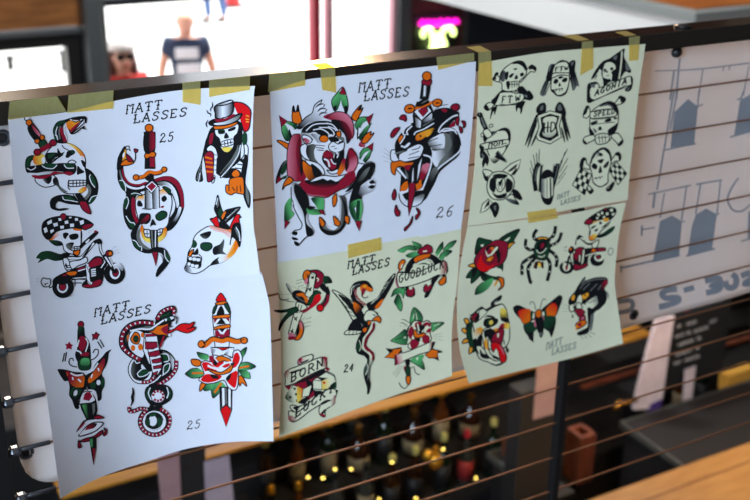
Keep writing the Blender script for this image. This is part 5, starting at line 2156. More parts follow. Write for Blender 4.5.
# ---------------------------------------------------------------- six taped sheets
def rk(u, a=0, p=4): return max(0, u-a)**p
SH = {
 'A': Sheet([(8, 119), (11, 152), (14, 190), (20, 220), (28, 270), (31, 299)], [(255, 86), (253.5, 101), (252.6, 150), (253.2, 220), (255.6, 240), (257, 250), (260, 274.5)], [(8, 119), (67, 112), (114, 101), (182, 90), (255, 86)], [(31, 299), (110, 290), (190, 281), (260, 274.5)],
    lambda u, v: (.75+.25*v)*.135*(u-.5)**2, .0022),
 'B': Sheet([(30, 295), (37, 340), (44, 380), (47.5, 402), (60.5, 498.5)], [(261.5, 272), (266, 290), (270, 314), (272.5, 400), (273.5, 441.3)], [(30, 295), (110, 287), (190, 279), (261.5, 272)], [(60.5, 498.5), (90, 482), (120, 470), (150, 460.5), (180, 450.5), (210, 444.5), (240, 441.5), (273.5, 441.3)],
    lambda u, v: .132*(u-.5)**2+v*v*.095*max(0, .58-u)**2.2, .0012),
 'C': Sheet([(269.8, 92), (271.5, 130), (274, 180), (276, 220), (278, 268)], [(476, 61.5), (474, 100), (470, 150), (465, 200), (461, 229)], [(269.8, 92), (305, 80), (336, 76.5), (400, 69.5), (476, 61.5)], [(278, 268), (340, 255), (383, 245), (461, 229)],
    lambda u, v: .003*v+.004*v*u**4, .0018),
 'D': Sheet([(277, 263), (279, 300), (281, 340), (281, 385), (279, 437.5)], [(461.5, 227), (459, 260), (457, 285), (453, 315), (451.5, 345), (452, 376)], [(277, 263), (340, 252), (383, 243), (461.5, 227)], [(279, 437.5), (340, 415), (396, 395), (452, 376)],
    lambda u, v: .004*v+.008*v*u**4, .0062),
 'E': Sheet([(479.5, 63), (478, 100), (475, 160), (471, 200), (467.5, 226)], [(645.5, 44), (639, 90), (634, 135), (630, 170), (627.5, 200)], [(479.5, 63), (540, 53), (575, 49.5), (645.5, 44)], [(467.5, 226), (527, 218), (557, 212), (627.5, 200)],
    lambda u, v: .004*v, .0018),
 'F': Sheet([(468, 226.5), (463, 250), (458, 285), (457.3, 325), (461, 355), (469, 383.5)], [(626, 202), (623, 215), (619, 234), (614.7, 275), (615.5, 290), (617.5, 305), (623, 343.5)], [(468, 226.5), (527, 219.5), (570, 213.5), (626, 202)], [(469, 383.5), (540, 366), (580, 356), (623, 343.5)],
    lambda u, v: .006*v+.012*v*(1-u)**4+.010*v*v*u**4, .0052),
}
PAPER = dict(A='paper', B='paper', C='paper', D='cream', E='cream', F='cream')
PRGB = dict(paper=(222, 226, 238), cream=(220, 222, 194))
LAB = dict(A='white tattoo flash sheet with a top hat skeleton, topmost of the left pair', B='white curling tattoo flash sheet with a cobra and rose dagger, lowest left',
 C='white tattoo flash sheet with two black panthers and a red rose', D='cream tattoo flash sheet with horseshoe, eagle and dice designs',
 E='cream tattoo flash sheet of nine black and grey designs', F='cream tattoo flash sheet with spider, butterfly and bulldog designs')
ROOT = {}
for k, s in SH.items():
    ROOT[k] = tag(s.mesh('tattoo_flash_sheet', M[PAPER[k]]), LAB[k], 'poster', 'tattoo flash sheets taped to the railing')
draw(ART, SH, ROOT, {k: PRGB[PAPER[k]] for k in SH}, M['ink'])

# masking tape
def tape(label, front, top=None, n=6):
    """front: four corners on the rail face and sheet (top-left, top-right, bottom-right, bottom-left); top: far edge on the rail top"""
    def P(px, py, y_top, y_bot):
        d = 0
        for s in SH.values():
            a, b, c, e = s.lx(py), s.rx(py), s.ty(px)-.8, s.by(px)
            if not (a-3 <= px <= b+3 and py <= e+3): continue
            if py >= c: d = max(d, -s.Y(px, py))
            elif y_top < c < y_bot+2: d = max(d, -s.Y(px, c)*(py-y_top)/(c-y_top))
        return at(px, py, -d-.0011)
    vs, fs = [], []
    rows = []
    if top:
        for j in range(3):
            w = j/3; row = []
            for i in range(n+1):
                u = i/n; x = top[0][0]+(top[1][0]-top[0][0])*u; y = top[0][1]+(top[1][1]-top[0][1])*u
                X = front[0][0]+(front[1][0]-front[0][0])*u; Y = front[0][1]+(front[1][1]-front[0][1])*u
                q = atz(x+(X-x)*w, y+(Y-y)*w, 1.0708); row.append(q)
            rows.append(row)
    m = 16
    for j in range(m+1):
        v = j/m; row = []
        for i in range(n+1):
            u = i/n
            l = [front[0][k]+(front[3][k]-front[0][k])*v for k in (0, 1)]; r = [front[1][k]+(front[2][k]-front[1][k])*v for k in (0, 1)]
            tp = front[0][1]+(front[1][1]-front[0][1])*u; bt = front[3][1]+(front[2][1]-front[3][1])*u; row.append(P(l[0]+(r[0]-l[0])*u, l[1]+(r[1]-l[1])*u, tp, bt))
        rows.append(row)
    for row in rows: vs += row
    W = n+1
    for j in range(len(rows)-1):
        for i in range(n): fs.append((j*W+i, (j+1)*W+i, (j+1)*W+i+1, j*W+i+1))
    me = bpy.data.meshes.new('masking_tape_strip'); me.from_pydata(vs, [], fs); me.update()
    o = link('masking_tape_strip', me, M['tape']); tag(o, label, 'tape', 'yellow masking tape strips')
    return o
tape('leftmost long yellow masking tape strip, above the snake skull', [(9.6, 101.3), (57, 96.2), (66.6, 111.6), (8, 119.8)])
tape('second long yellow masking tape strip from the left, beside the torn gap', [(68.6, 95), (113.6, 90.2), (112.7, 108.5), (67.2, 112.8)])
tape('short upright yellow tape strip above the artist name, left sheet', [(182.4, 82.6), (200.4, 80.8), (200, 104.8), (182.6, 102)])
tape('wide yellow tape strip above the top hat skeleton', [(209, 80), (250, 75.8), (249.6, 89.8), (209, 97)])
tape('wide yellow tape strip at the left corner of the panther sheet', [(269.4, 73.8), (305, 70.2), (304.8, 85.4), (268, 92)])
tape('upright yellow tape strip folded over the rail above the panther rose', [(320, 68.7), (335, 67.2), (336, 92.6), (322.2, 90)], [(312, 64), (326.4, 62.4)])
tape('wide yellow tape strip at the right corner of the panther sheet', [(436.4, 57), (474, 52.9), (474.4, 60.6), (438, 70)])
tape('yellow tape strip folded over the rail beside the crossbones skull', [(478.4, 52.6), (491, 51.3), (492, 86), (478, 86)], [(466.4, 47), (480, 45.6)])
tape('yellow tape strip folded over the rail above the winged skull', [(582, 42.2), (593, 41.2), (593, 68), (580, 75.5)], [(561.6, 35.6), (576, 34.4)])
tape('rightmost yellow tape strip folded over the rail, above the skull flag', [(629, 37.6), (640, 36.4), (638, 60), (629, 61)], [(614.6, 32), (626, 30.8)])
tape('yellow tape patch joining the panther sheet to the horseshoe sheet', [(347.6, 244.8), (380.6, 237.4), (381.4, 250), (348.2, 258.4)])
tape('yellow tape patch joining the black designs sheet to the spider sheet', [(527, 212.4), (555.4, 208.4), (558, 218.2), (528.6, 223.2)])

# ---------------------------------------------------------------- bar below the mezzanine
def slab(name, p, q, m, parent=None, bev=.004): return MB().box(p, q, bev).build(name, m, parent)
# light wood bar counter, lower right
ZB = -1.1
ca = atz(592, 500, ZB); cb = atz(750, 440, ZB)
YK = (ca.y+cb.y)/2
ctr = empty('wooden_bar_counter', (4.0, YK-.4, ZG))
slab('counter_top', (1.2, YK-.75, ZB-.06), (7.5, YK, ZB), M['counter'], ctr, .006)
slab('front_panel', (1.3, YK-.5, ZG), (7.4, YK-.44, ZB-.06), M['redwood'], ctr)
for x in (1.3, 4.3, 7.34): slab('support', (x, YK-.44, ZG), (x+.06, YK-.1, ZB-.06), M['dark'], ctr)
slab('edge_strip', (1.2, YK-.115, ZB), (7.5, YK-.108, ZB+.0015), M['redwood'], ctr, 0)
tag(ctr, 'light wood bar counter running along the lower right corner', 'counter')

# back bar
YK2 = 1.95
za = at(300, 438, YK2).z; za2 = at(640, 331, YK2).z; ZA = (za+za2)/2
print('ZA', za, za2, 'YK', YK)
tb = MB().box((.60, YK2, ZA-.014), (3.47, YK2+.62, ZA), .003).build('back_bar_top_board', M['amber']); tag(tb, 'long amber wood board running along the top of the back bar', 'board')
tag(MB().box((.2, YK2+.64, ZG), (6.6, YK2+.68, ZA-.05)).build('bar_partition', M['dark']), 'dark panel closing the back of the back bar', 'panel')
tiers = [(YK2+.44, -1.23), (YK2+.26, -1.35), (YK2+.08, -1.48)]
for i, (y, z) in enumerate(tiers):
    st = empty('bottle_step', (3.4, y, ZG)); MB().box((.2, y-.085, z-.03), (6.6, y+.085, z), .003).build('step_board', M['dark'], st); MB().box((.22, y-.08, ZG), (6.58, y+.08, z-.03)).build('riser', M['dark'], st)
    tag(st, ['uppermost dark step of the back bar, carrying bottles', 'middle dark step of the back bar, carrying bottles', 'lowest dark step of the back bar, carrying bottles'][i], 'shelf')
rs = MB().box((3.02, YK2-.04, -1.055), (4.4, YK2-.012, -1.04), .002).build('red_lit_strip', M['redwood']); tag(rs, 'red brown wooden strip fixed low across the right part of the back bar', 'board')

# bottles
GL = [mat('green_bottle_glass', (14, 26, 16), .08, spec=.6, coat=.5), mat('brown_bottle_glass', (40, 20, 10), .08, spec=.6, coat=.5), mat('clear_spirit_glass', (52, 52, 48), .08, spec=.6, coat=.5), mat('amber_whisky_glass', (84, 42, 12), .08, spec=.6, coat=.5)]
LBL = [mat('cream_label', (128, 112, 84), .7), mat('red_label', (150, 34, 32), .7), mat('black_label', (24, 22, 22), .6), M['gold']]
CAP = [M['gold'], mat('red_cap', (170, 28, 44), .4), mat('black_cap', (20, 20, 22), .4), mat('pale_cap', (210, 200, 120), .3, .3), M['brass']]
PROF = {'round': [(.034, 0), (.037, .006), (.037, .17), (.03, .2), (.014, .225), (.0125, .28), (.015, .283), (.015, .292)],
        'wine': [(.034, 0), (.037, .006), (.037, .19), (.028, .215), (.014, .235), (.0135, .3), (.015, .303), (.015, .312)],
        'squat': [(.045, 0), (.05, .008), (.05, .11), (.04, .15), (.018, .175), (.014, .22), (.018, .223), (.018, .235)]}
def bottle(kind, g, l, c):
    r = empty('liquor_bottle', (0, 0, 0)); pf = PROF[kind]; h = pf[-1][1]; R = pf[2][0]; z1 = pf[2][1]
    MB().lathe(pf, seg=18).build('glass_body', GL[g], r, 'auto', origin=Vector())
    MB().lathe([(R+.0006, z1*.25), (R+.0006, z1*.85)], seg=18).build('paper_label', LBL[l], r, True, origin=Vector())
    MB().lathe([(pf[-1][0]+.0015, h-.028), (pf[-1][0]+.0015, h+.004), (pf[-1][0]-.002, h+.008)], seg=14).build('cap', CAP[c], r, 'auto', origin=Vector())
    return r
kinds = [('round', 3, 0, 0), ('wine', 0, 2, 3), ('round', 1, 2, 3), ('squat', 3, 3, 4), ('round', 2, 1, 1), ('wine', 0, 0, 0), ('round', 2, 0, 2), ('squat', 1, 0, 4)]
KN = ['cream-labelled amber whisky bottle', 'black-labelled green wine bottle', 'pale-capped brown bottle', 'squat gold-labelled amber bottle', 'red-capped clear spirit bottle', 'gold-capped green wine bottle', 'black-capped clear spirit bottle', 'squat brown bottle']
protos = [bottle(*k) for k in kinds]; used = [False]*8
TN = ['upper', 'middle', 'lower']
ORD = ['first', 'second', 'third', 'fourth', 'fifth', 'sixth', 'seventh', 'eighth', 'ninth', 'tenth', 'eleventh', 'twelfth']
for ti, (y, z) in enumerate(tiers):
    cnt = {}
    x = (1.62, 1.52, 1.46)[ti]
    while x < 4.3:
        k = random.randrange(8)
        if x < 2.66 or 3.72 < x < 4.0 and ti or x > 4.0 and not ti:
            o = protos[k] if not used[k] else copy_tree(protos[k]); used[k] = True
            o.location = (x, y+random.uniform(-.01, .01), z); o.rotation_euler.z = random.uniform(0, 6)
            n = cnt[k] = cnt.get(k, 0)+1
            tag(o, f'{KN[k]}, {ORD[n-1]} such from the left on the {TN[ti]} bar step', 'bottle', 'bottles on the back bar')
        x += random.uniform(.12, .18)
for k in range(8):
    if not used[k]:
        for ch in list(protos[k].children): bpy.data.objects.remove(ch)
        bpy.data.objects.remove(protos[k])

# dark columns with paper sheets pinned on
def column(label, pxl, pxr, py, Y, papers):
    a, b = at(pxl, py, Y).x, at(pxr, py, Y).x
    c = slab('dark_bar_column', (a, Y, ZG), (b, Y+.08, -.56), M['dark']); tag(c, label, 'column')
    for nm, lab, q, m in papers:
        top = [at(px, py2, Y-.006) for px, py2 in q]
        o = MB().hull(top, [p+Vector((0, .0012, 0)) for p in top]).build(nm, m); tag(o, lab, 'paper')
column('dark column under the cobra sheet between two pinned papers', 176, 207, 475, 1.62, [('paper_notice', 'pale pink paper notice pinned left of the dark column', [(156, 452), (179, 446), (183, 545), (166, 552)], M['pinkpaper']), ('paper_notice', 'lilac paper notice pinned right of the dark column', [(204, 462), (229, 455), (237, 530), (207, 540)], M['lilac'])])
column('dark column behind the railing post with a menu sheet', 520, 562, 420, 1.33, [('menu_sheet', 'pink printed menu sheet beside the railing post', [(537, 366), (562, 358), (557, 413), (533, 420)], M['pinkpaper'])])

# under-bar equipment with grey edges
def cabinet(label, x, y, z, w, d, m=M['dark']):
    p = Vector((x, y, z)); e = empty('under_bar_cabinet', (p.x+w/2, p.y-d/2, ZG))
    slab('body', (p.x+.01, p.y-d+.01, ZG), (p.x+w-.01, p.y-.01, z-.03), m, e)
    slab('steel_top', (p.x, p.y-d, z-.03), (p.x+w, p.y, z), M['dark'], e)
    slab('side_edge', (p.x-.012, p.y-d, z-.028), (p.x, p.y+.012, z+.003), M['darkedge'], e, .002)
    slab('rear_edge', (p.x, p.y, z-.028), (p.x+w, p.y+.012, z+.003), M['darkedge'], e, .002)
    return tag(e, label, 'cabinet')
cabinet('dark steel bar cabinet with a grey edge, right of the post', 3.15, 1.76, -1.19, 1.3, .40)
cabinet('dark steel bar cabinet with a grey edge, left of the post', 2.475, 1.88, -1.22, .15, .42)
def woodbox(label, x, y, z, w, d, h):
    p = Vector((x, y, z)); e = empty('wooden_crate', (p.x+w/2, p.y-d/2, ZG))
    slab('crate_side', (p.x, p.y-d, z-h), (p.x+w, p.y-d+.02, z), M['redwood'], e)
    slab('crate_side', (p.x, p.y-.02, z-h), (p.x+w, p.y, z), M['redwood'], e)
    slab('crate_end', (p.x, p.y-d+.02, z-h), (p.x+.02, p.y-.02, z), M['redwood'], e)
    slab('crate_end', (p.x+w-.02, p.y-d+.02, z-h), (p.x+w, p.y-.02, z), M['redwood'], e)
    slab('crate_floor', (p.x+.02, p.y-d+.02, z-h), (p.x+w-.02, p.y-.02, z-h+.02), M['redwood'], e)
    slab('stand', (p.x+.03, p.y-d+.03, ZG), (p.x+w-.03, p.y-.03, z-h), M['dark'], e)
    return tag(e, label, 'crate')
woodbox('red brown wooden crate just right of the railing post', 2.665, 1.6, -.99, .085, .10, .24)
woodbox('small red brown wooden crate left of the railing post', 2.40, 1.7, -1.02, .09, .07, .08)

# right-hand bar things
def flat(name, label, cat, q, Y, m, th=.012, tilt=0):
    a = [at(px, py, Y+tilt*i) for i, (px, py) in enumerate(q)]
    return tag(MB().hull(a, [p+Vector((0, th, 0)) for p in a]).build(name, m), label, cat)
YP = 1.78
tw = empty('bar_towel', at(650, 405, YP))
a = [at(px, py, YP) for px, py in [(657, 321), (675, 316), (670, 345), (666, 375), (662, 401), (648, 409), (634, 410), (641, 380), (649, 350)]]
MB().hull(a, [p+Vector((0, .02, 0)) for p in a]).build('towel_cloth', M['towel'], tw)
a = [at(px, py, YP-.004) for px, py in [(650, 405), (662, 399), (660, 413), (651, 416)]]
MB().hull(a, [p+Vector((0, .03, 0)) for p in a]).build('purple_hem', M['purple'], tw)
tag(tw, 'long white bar towel hanging beside the chalkboard', 'towel')
cbd = empty('chalkboard_menu', at(695, 350, YP+.06))
a = [at(px, py, YP+.06) for px, py in [(673, 318), (732, 300), (722, 372), (664, 392)]]
MB().hull(a, [p+Vector((0, .02, 0)) for p in a]).build('board', M['board'], cbd)
random.seed(3)
for (x0_, y0_, x1_, y1_) in [(677, 327, 681, 325.6), (686, 324.6, 697, 321.5), (709, 323, 717, 319.6), (674, 337.5, 684, 334.2), (686.5, 333.6, 690, 332.4), (693, 332, 708, 327), (677.5, 345.5, 694, 340), (696.5, 339.5, 701, 337.6), (675, 355.5, 692, 349.8), (695, 349, 699, 347.4), (673, 364.5, 681, 361.5), (684, 361, 700, 355.8)]:
    # each line is a run of chalk letters
    n = max(2, int(abs(x1_-x0_)/2.2)); cm_ = MB()
    for i in range(n):
        t = (i+.5)/n; x = x0_+(x1_-x0_)*t; y = y0_+(y1_-y0_)*t
        pts = [(x-.6, y+1.0), (x-.5, y-1.2), (x+.5, y-.9), (x+.3, y+.1), (x+.6, y+.9)] if i % 2 else [(x+.5, y-1), (x-.4, y-.9), (x+.4, y+.1), (x-.5, y+1)]
        cm_.tube([at(u, v, YP+.057) for u, v in pts], .0020, 5)
    cm_.build('chalk_writing', M['chalk'], cbd)
tag(cbd, 'black chalkboard menu with lines of white writing', 'chalkboard')
flat('paper_ticket', 'narrow white paper ticket hanging below the chalkboard', 'paper', [(685, 370), (696, 366), (692, 398), (683, 403)], YP+.02, M['towel'], .004)
yb = empty('yellow_box', at(740, 394, YP+.1))
a = [at(px, py, YP+.02) for px, py in [(728, 377), (756, 367), (755, 384), (727, 393)]]
MB().hull(a, [p+Vector((0, .06, 0)) for p in a]).build('carton', M['yellowbox'], yb)
a = [at(px, py, YP+.017) for px, py in [(741, 384), (747, 382), (746, 394), (740, 396)]]
MB().hull(a, [p+Vector((0, .002, 0)) for p in a]).build('dark_label', M['board'], yb)
tag(yb, 'small yellow box by the right edge of the bar', 'box')
ph = at(625, 405, YP-.05)
tp = empty('brass_tap_handle', ph)
MB().tube([at(613, 410, YP-.05), at(619, 404, YP-.05), at(623, 401, YP-.05)], [.014, .018, .012], 10).build('handle_knob', M['brass'], tp, True)
MB().tube([at(622, 404, YP-.05), at(630, 402, YP-.05), at(637, 400, YP-.05)], [.008, .01, .008], 10).build('handle_stem', M['brass'], tp, True)
tag(tp, 'brass tap handle lying at the foot of the white towel', 'handle')
# gold shape among the bottles, and glowing beads added for their yellow highlights
pp = at(432, 458, YK2-.1)
bp = empty('gold_shape', pp)
MB().ball(pp+Vector((-.02, 0, .02)), .026).build('gold_globe', M['gold'], bp, True)
MB().lathe([(.02, -.03), (.034, -.02), (.03, 0), (.012, .02), (.012, .05)], pp+Vector((.018, 0, 0))).build('gold_body', M['gold'], bp, 'auto')
MB().lathe([(.03, -.05), (.03, -.042), (.01, -.03)], pp+Vector((.018, 0, 0))).build('brass_foot', M['brass'], bp, 'auto')
tag(bp, 'shiny gold shape gleaming among the bottles', 'lamp')
LB = [(308, 477), (323, 478), (335, 469), (351, 469), (379, 499), (392, 462), (416, 498), (443, 449), (476, 478)]  # highlights on the bottle glass, put in as glowing beads
for i, (px, py) in enumerate(LB):
    p = at(px, py, YK2-.03-.02*(i % 3))
    e = empty('bottle_highlight', p); MB().ball(p, .0052).build('highlight_bead', M['highlight_bead'], e, True); MB().lathe([(.003, .004), (.0035, .014), (.001, .016)], p, 8).build('dark_stub', M['deskb'], e)
    tag(e, f'tiny warm glowing bead for a bottle highlight, {ORD[[0, 1, 2, 3, 4, 5, 6, 7, 8][i]]} of nine from the left', 'light', 'glowing beads for bottle highlights')

# neon sign on the red wall
YN = YW-.08
def npts(s): return [at(390+float(a)/5, float(b)/5, YN) for a, b in (q.split(',') for q in s.split())]
def sm3(P, n=5):
    out = []
    for i in range(len(P)-1):
        p0, p1, p2, p3 = P[max(i-1, 0)], P[i], P[i+1], P[min(i+2, len(P)-1)]
        for k in range(n):
            t = k/n; out.append(.5*(2*p1+(p2-p0)*t+(2*p0-5*p1+4*p2-p3)*t*t+(3*p1-p0-3*p2+p3)*t**3))
    return out+[P[-1]]
neon = empty('neon_sign', at(436, 48, YN))
MB().tube(sm3(npts('150,128 165,105 175,132 195,105 205,130 225,106 240,128 255,102 270,126 290,100 305,122 325,100 340,112')), .017, 8).build('pink_script_tube', M['neonp'], neon, True)
MB().tube(sm3(npts('168,185 165,160 185,145 205,150 212,180 215,215 210,240 270,235 268,205 258,180 268,150 300,140 318,155 312,178')), .022, 8).build('white_outline_tube', M['neonw'], neon, True)
MB().tube(sm3(npts('238,165 236,200 240,232')), .022, 8).build('inner_tube', M['neonw'], neon, True)
a0, a1 = npts('140,85 350,250')
MB().box((a0.x, YN+.05, a1.z), (a1.x, YN+.075, a0.z), .005).build('backing_board', M['frame'], neon)
tag(neon, 'pink and white neon sign on the dark red wall', 'sign')

# ---------------------------------------------------------------- people in the street
def skin(name, joints, edges, m, parent=None, sub=2):
    me = bpy.data.meshes.new(name); me.from_pydata([j[0] for j in joints], edges, []); me.update()
    o = bpy.data.objects.new(name, me); COL.objects.link(o); me.materials.append(m)
    if parent: o.parent = parent
    mod = o.modifiers.new('skin', 'SKIN'); mod.use_smooth_shade = True
    for v, j in zip(me.skin_vertices[0].data, joints):
        r = j[1]; v.radius = r if isinstance(r, tuple) else (r, r)
    me.skin_vertices[0].data[0].use_root = True
    s = o.modifiers.new('smooth', 'SUBSURF'); s.levels = s.render_levels = sub
    return o
def person(label, foot, facing, shirt, trousers, pose='walk', scale=1.0, hair=None, extras=()):
    root = empty('person', foot); root.rotation_euler.z = facing; root.scale = (scale,)*3
    L = .12 if pose == 'walk' else 0
    J = [((0, 0, .96), (.15, .11)), ((0, 0, 1.16), (.135, .10)), ((0, 0, 1.36), (.165, .115)), ((0, .0, 1.47), (.07, .065)), ((0, -.01, 1.52), (.062, .062)), ((0, -.02, 1.63), (.098, .115)), ((0, -.015, 1.72), (.088, .105)),
         ((.17, 0, 1.43), .062), ((.245, .02, 1.18), .045), ((.26, -.06, .95), .034), ((.26, -.10, .86), .038),
         ((-.17, 0, 1.43), .062), ((-.245, .02, 1.18), .045), ((-.26, -.06, .95), .034), ((-.26, -.10, .86), .038),
         ((.10, 0, .88), .10), ((.11, -L, .5), .065), ((.11, -L*.6, .09), .045), ((.11, -L*.6-.14, .035), .036),
         ((-.10, 0, .88), .10), ((-.11, L*.4, .5), .065), ((-.11, L, .09), .045), ((-.11, L-.14, .035), .036)]
    Ed = [(0, 1), (1, 2), (2, 3), (3, 4), (4, 5), (5, 6), (2, 7), (7, 8), (8, 9), (9, 10), (2, 11), (11, 12), (12, 13), (13, 14), (0, 15), (15, 16), (16, 17), (17, 18), (0, 19), (19, 20), (20, 21), (21, 22)]
    skin('body', J, Ed, M['skin'], root)
    g = .022
    def grow(ids): return [(J[i][0], tuple(x+g for x in J[i][1]) if isinstance(J[i][1], tuple) else J[i][1]+g) for i in ids]
    ids = [1, 0, 2, 7, 11]; JJ = grow(ids)
    JJ += [((.215, .012, 1.28), .075), ((-.215, .012, 1.28), .075), ((0, 0, 1.455), (.11, .095))]
    skin('tshirt', JJ, [(0, 1), (0, 2), (2, 3), (2, 4), (3, 5), (4, 6), (2, 7)], shirt, root)
    ids = [0, 15, 16, 17, 19, 20, 21]; JJ = [((0, 0, .95), (.155, .12))]+grow(ids[1:])
    skin('trousers', JJ, [(0, 1), (1, 2), (2, 3), (0, 4), (4, 5), (5, 6)], trousers, root)
    def add(mb, name, m): mb.build(name, m, None, True, origin=Vector()).parent = root
    for sx in (1, -1):
        i = 17 if sx > 0 else 21; f = J[i+1][0]
        add(MB().ball((f[0], f[1]+.05, .045), .05, .14, .045), 'shoe', M['shoe'])
        for k in range(4):      # fingers of each hand
            h = J[10 if sx > 0 else 14][0]
            add(MB().tube([(h[0]-.018*sx+.0*k, h[1]-.03+.02*k, h[2]+.01), (h[0]-.01*sx, h[1]-.035+.02*k, h[2]-.045), (h[0]-.03*sx, h[1]-.035+.02*k, h[2]-.08+.006*abs(k-1))], [.012, .0105, .008], 7), 'finger', M['skin'])
        add(MB().tube([(h[0]-.01*sx, h[1]-.035, h[2]+.03), (h[0]-.035*sx, h[1]-.065, h[2]-.005), (h[0]-.045*sx, h[1]-.07, h[2]-.03)], [.013, .012, .009], 7), 'thumb', M['skin'])
        add(MB().ball((.083*sx, -.015, 1.63), .012, .02, .03), 'ear', M['skin'])
        add(MB().ball((.032*sx, -.112, 1.655), .011, .008, .008), 'eye', M['lens'])
    add(MB().ball((0, -.122, 1.62), .012, .018, .025), 'nose', M['skin'])
    add(MB().ball((0, -.108, 1.575), .025, .008, .007), 'mouth', M['redtop'])
    for e in extras: e(add)
    return tag(root, label, 'person')
def ground_at(px, py_head, h):
    """where someone of height h stands whose head top shows at this pixel"""
    p = atz(px, py_head, ZS+h); return Vector((p.x, p.y, ZS))
def toward(a, b): d = b-a; return math.atan2(d.x, -d.y)
pm = ground_at(184, 9, 1.80)
person('person in a dark blue t-shirt with white print, seen from behind', pm, math.pi-.3, M['navyshirt'], M['jean'], 'walk', 1.03, extras=[
    lambda add: add(MB().box((-.11, .138, 1.30), (.11, .150, 1.40), .004), 'shirt_print', M['shprint']),
    lambda add: add(MB().box((-.13, .128, 1.15), (.10, .140, 1.25), .004), 'shirt_print', M['shprint'])])
pw = ground_at(121, 47, 1.70)
cam0 = Vector((CAM.x, CAM.y, ZS))
def hair(add):
    add(MB().ball((0, .035, 1.675), .115, .115, .12), 'hair', M['hair'])
    for sx in (1, -1): add(MB().tube([(.085*sx, .01, 1.68), (.098*sx, 0, 1.56), (.10*sx, -.03, 1.44), (.09*sx, -.06, 1.36)], [.03, .038, .038, .02], 10), 'hair_strand', M['hair'])
def shades(add):
    for sx in (1, -1): add(MB().ball((.04*sx, -.116, 1.652), .042, .016, .032), 'sunglasses_lens', M['lens'])
    add(MB().tube([(-.08, -.03, 1.66), (-.07, -.11, 1.662), (.07, -.11, 1.662), (.08, -.03, 1.66)], .005, 6), 'sunglasses_frame', M['lens'])
def cap(add): add(MB().lathe([(.126, 1.70), (.124, 1.73), (.105, 1.775), (.06, 1.805), (.01, 1.81)], (0, 0, 0), 18), 'white_cap', M['white'])
person('person in a red top, sunglasses and a white cap behind the rail', pw, toward(pw, cam0)+.25, M['redtop'], M['jean'], 'stand', .99, extras=[hair, shades, cap])
pl = atz(216, 21, ZS+.02); pl = Vector((pl.x, pl.y, ZS))
person('distant person in blue jeans, only the legs showing', pl, math.pi+.4, M['white'], M['jean'], 'walk', 1.0, extras=[hair])
pr = atz(233, 4, ZS+.05)
rb = empty('red_street_cone', (pr.x, pr.y, ZS))
MB().lathe([(.16, .04), (.15, .1), (.05, .62), (.04, .66), (.02, .665)], (pr.x, pr.y, ZS)).build('cone', M['redtop'], rb, 'auto'); MB().box((pr.x-.22, pr.y-.22, ZS), (pr.x+.22, pr.y+.22, ZS+.04), .01).build('base', M['shoe'], rb)
tag(rb, 'small red object on the pale street far away', 'cone')
# low street furniture seen through the left window
for (px, py, w, h, lab) in [(11, 70, .10, .17, 'grey street bollard box seen through the left window'), (64, 72, .08, .28, 'grey street box at the left window frame')]:
    p = atz(px, py, ZS); e = empty('street_box', p)
    MB().box((p.x-w/2, p.y-w/2, ZS), (p.x+w/2, p.y+w/2, ZS+h), .03).build('housing', M['postm'], e); MB().box((p.x-w/2-.02, p.y-w/2-.02, ZS+h), (p.x+w/2+.02, p.y+w/2+.02, ZS+h+.05), .01).build('lid', M['postm'], e)
    tag(e, lab, 'box')

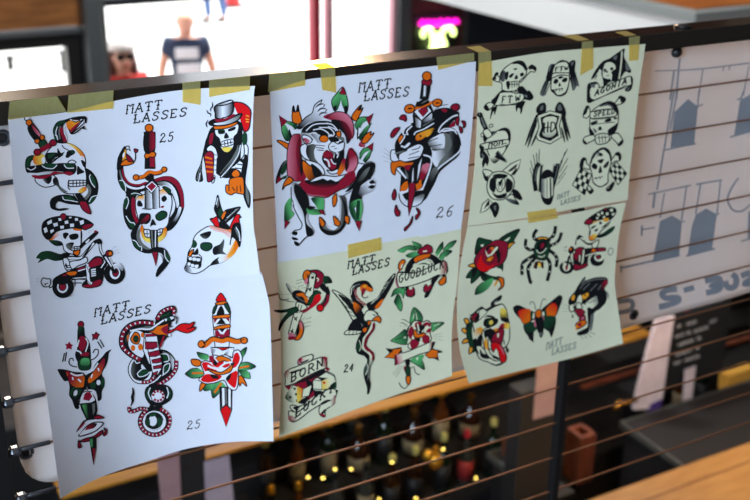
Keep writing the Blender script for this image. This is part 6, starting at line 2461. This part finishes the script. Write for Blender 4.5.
# ---------------------------------------------------------------- light
def area(name, loc, target, sx, sy, power, col):
    l = bpy.data.lights.new(name, 'AREA'); l.shape = 'RECTANGLE'; l.size = sx; l.size_y = sy; l.energy = power; l.color = col
    o = bpy.data.objects.new(name, l); COL.objects.link(o); o.location = loc
    o.rotation_euler = (Vector(target)-Vector(loc)).to_track_quat('-Z', 'Y').to_euler(); return o
area('window_daylight', (-3.25, (y0+y1)/2, (z0+z1)/2), (.6, (y0+y1)/2+.9, .8), 2.1, 2.2, 385, (.62, .80, 1.0))
def pt(name, loc, power, col, r=.05, spot=None):
    l = bpy.data.lights.new(name, 'SPOT' if spot else 'POINT'); l.energy = power; l.color = col; l.shadow_soft_size = r
    if spot: l.spot_size = math.radians(spot); l.spot_blend = .6
    o = bpy.data.objects.new(name, l); COL.objects.link(o); o.location = loc; return o
pt('counter_fill_spot', (3.6, .75, .0), 34, (1, .74, .45), .06, 80)  # added spot, no fixture: brightens the wooden counter
def aim(o, target): o.rotation_euler = (Vector(target)-o.location).to_track_quat('-Z', 'Y').to_euler()
aim(pt('bar_fill_spot', (1.9, 2.4, 1.9), 380, (1, .54, .24), .15, 70), (1.75, .03, .8))  # added unseen spot, warms the banner from behind
aim(pt('bar_fill_spot', (.5, 2.0, 1.9), 130, (1, .86, .68), .15, 36), (.66, .03, .72))  # added unseen spot, lifts the banner in the left gap
aim(pt('bar_fill_spot', (2.2, .9, .3), 42, (1, .76, .30), .1, 80), (2.0, 2.0, -.85))  # added unseen spot, brightens the back bar's top board
aim(pt('bar_fill_spot', (3.4, .7, .2), 24, (1, .85, .75), .1, 50), (3.45, 1.9, -.9))  # added unseen spot, brightens towel and chalkboard
pt('overhead_fill', (1.5, -1.8, 3.1), 3, (1, .86, .70), .25)  # added faint warm fill on the camera side
pt('overhead_fill', (2.6, 3.6, 2.9), 270, (.95, .98, 1), .25)  # added fill for the white ledge, set where the rail top mirrors it
pt('bar_fill_point', (2.9, 1.36, -.55), 9, (1, .72, .55), .08)  # added fill point, lifts the dark area between counter and bottles
sun = bpy.data.lights.new('sun', 'SUN'); sun.energy = 7; sun.angle = .01; so = bpy.data.objects.new('sun', sun); COL.objects.link(so)
so.rotation_euler = Vector((-.35, -.12, -1)).to_track_quat('-Z', 'Y').to_euler()
w = bpy.data.worlds.new('sky'); S.world = w; w.use_nodes = True
bg = w.node_tree.nodes['Background']; bg.inputs[0].default_value = (.86, .93, 1, 1); bg.inputs[1].default_value = 2.8
S.view_settings.view_transform = 'Standard'; S.view_settings.look = 'None'; S.view_settings.exposure = 0; S.view_settings.gamma = 1; S.view_settings.use_curve_mapping = False
S.cycles.use_denoising = True; S.cycles.max_bounces = 6
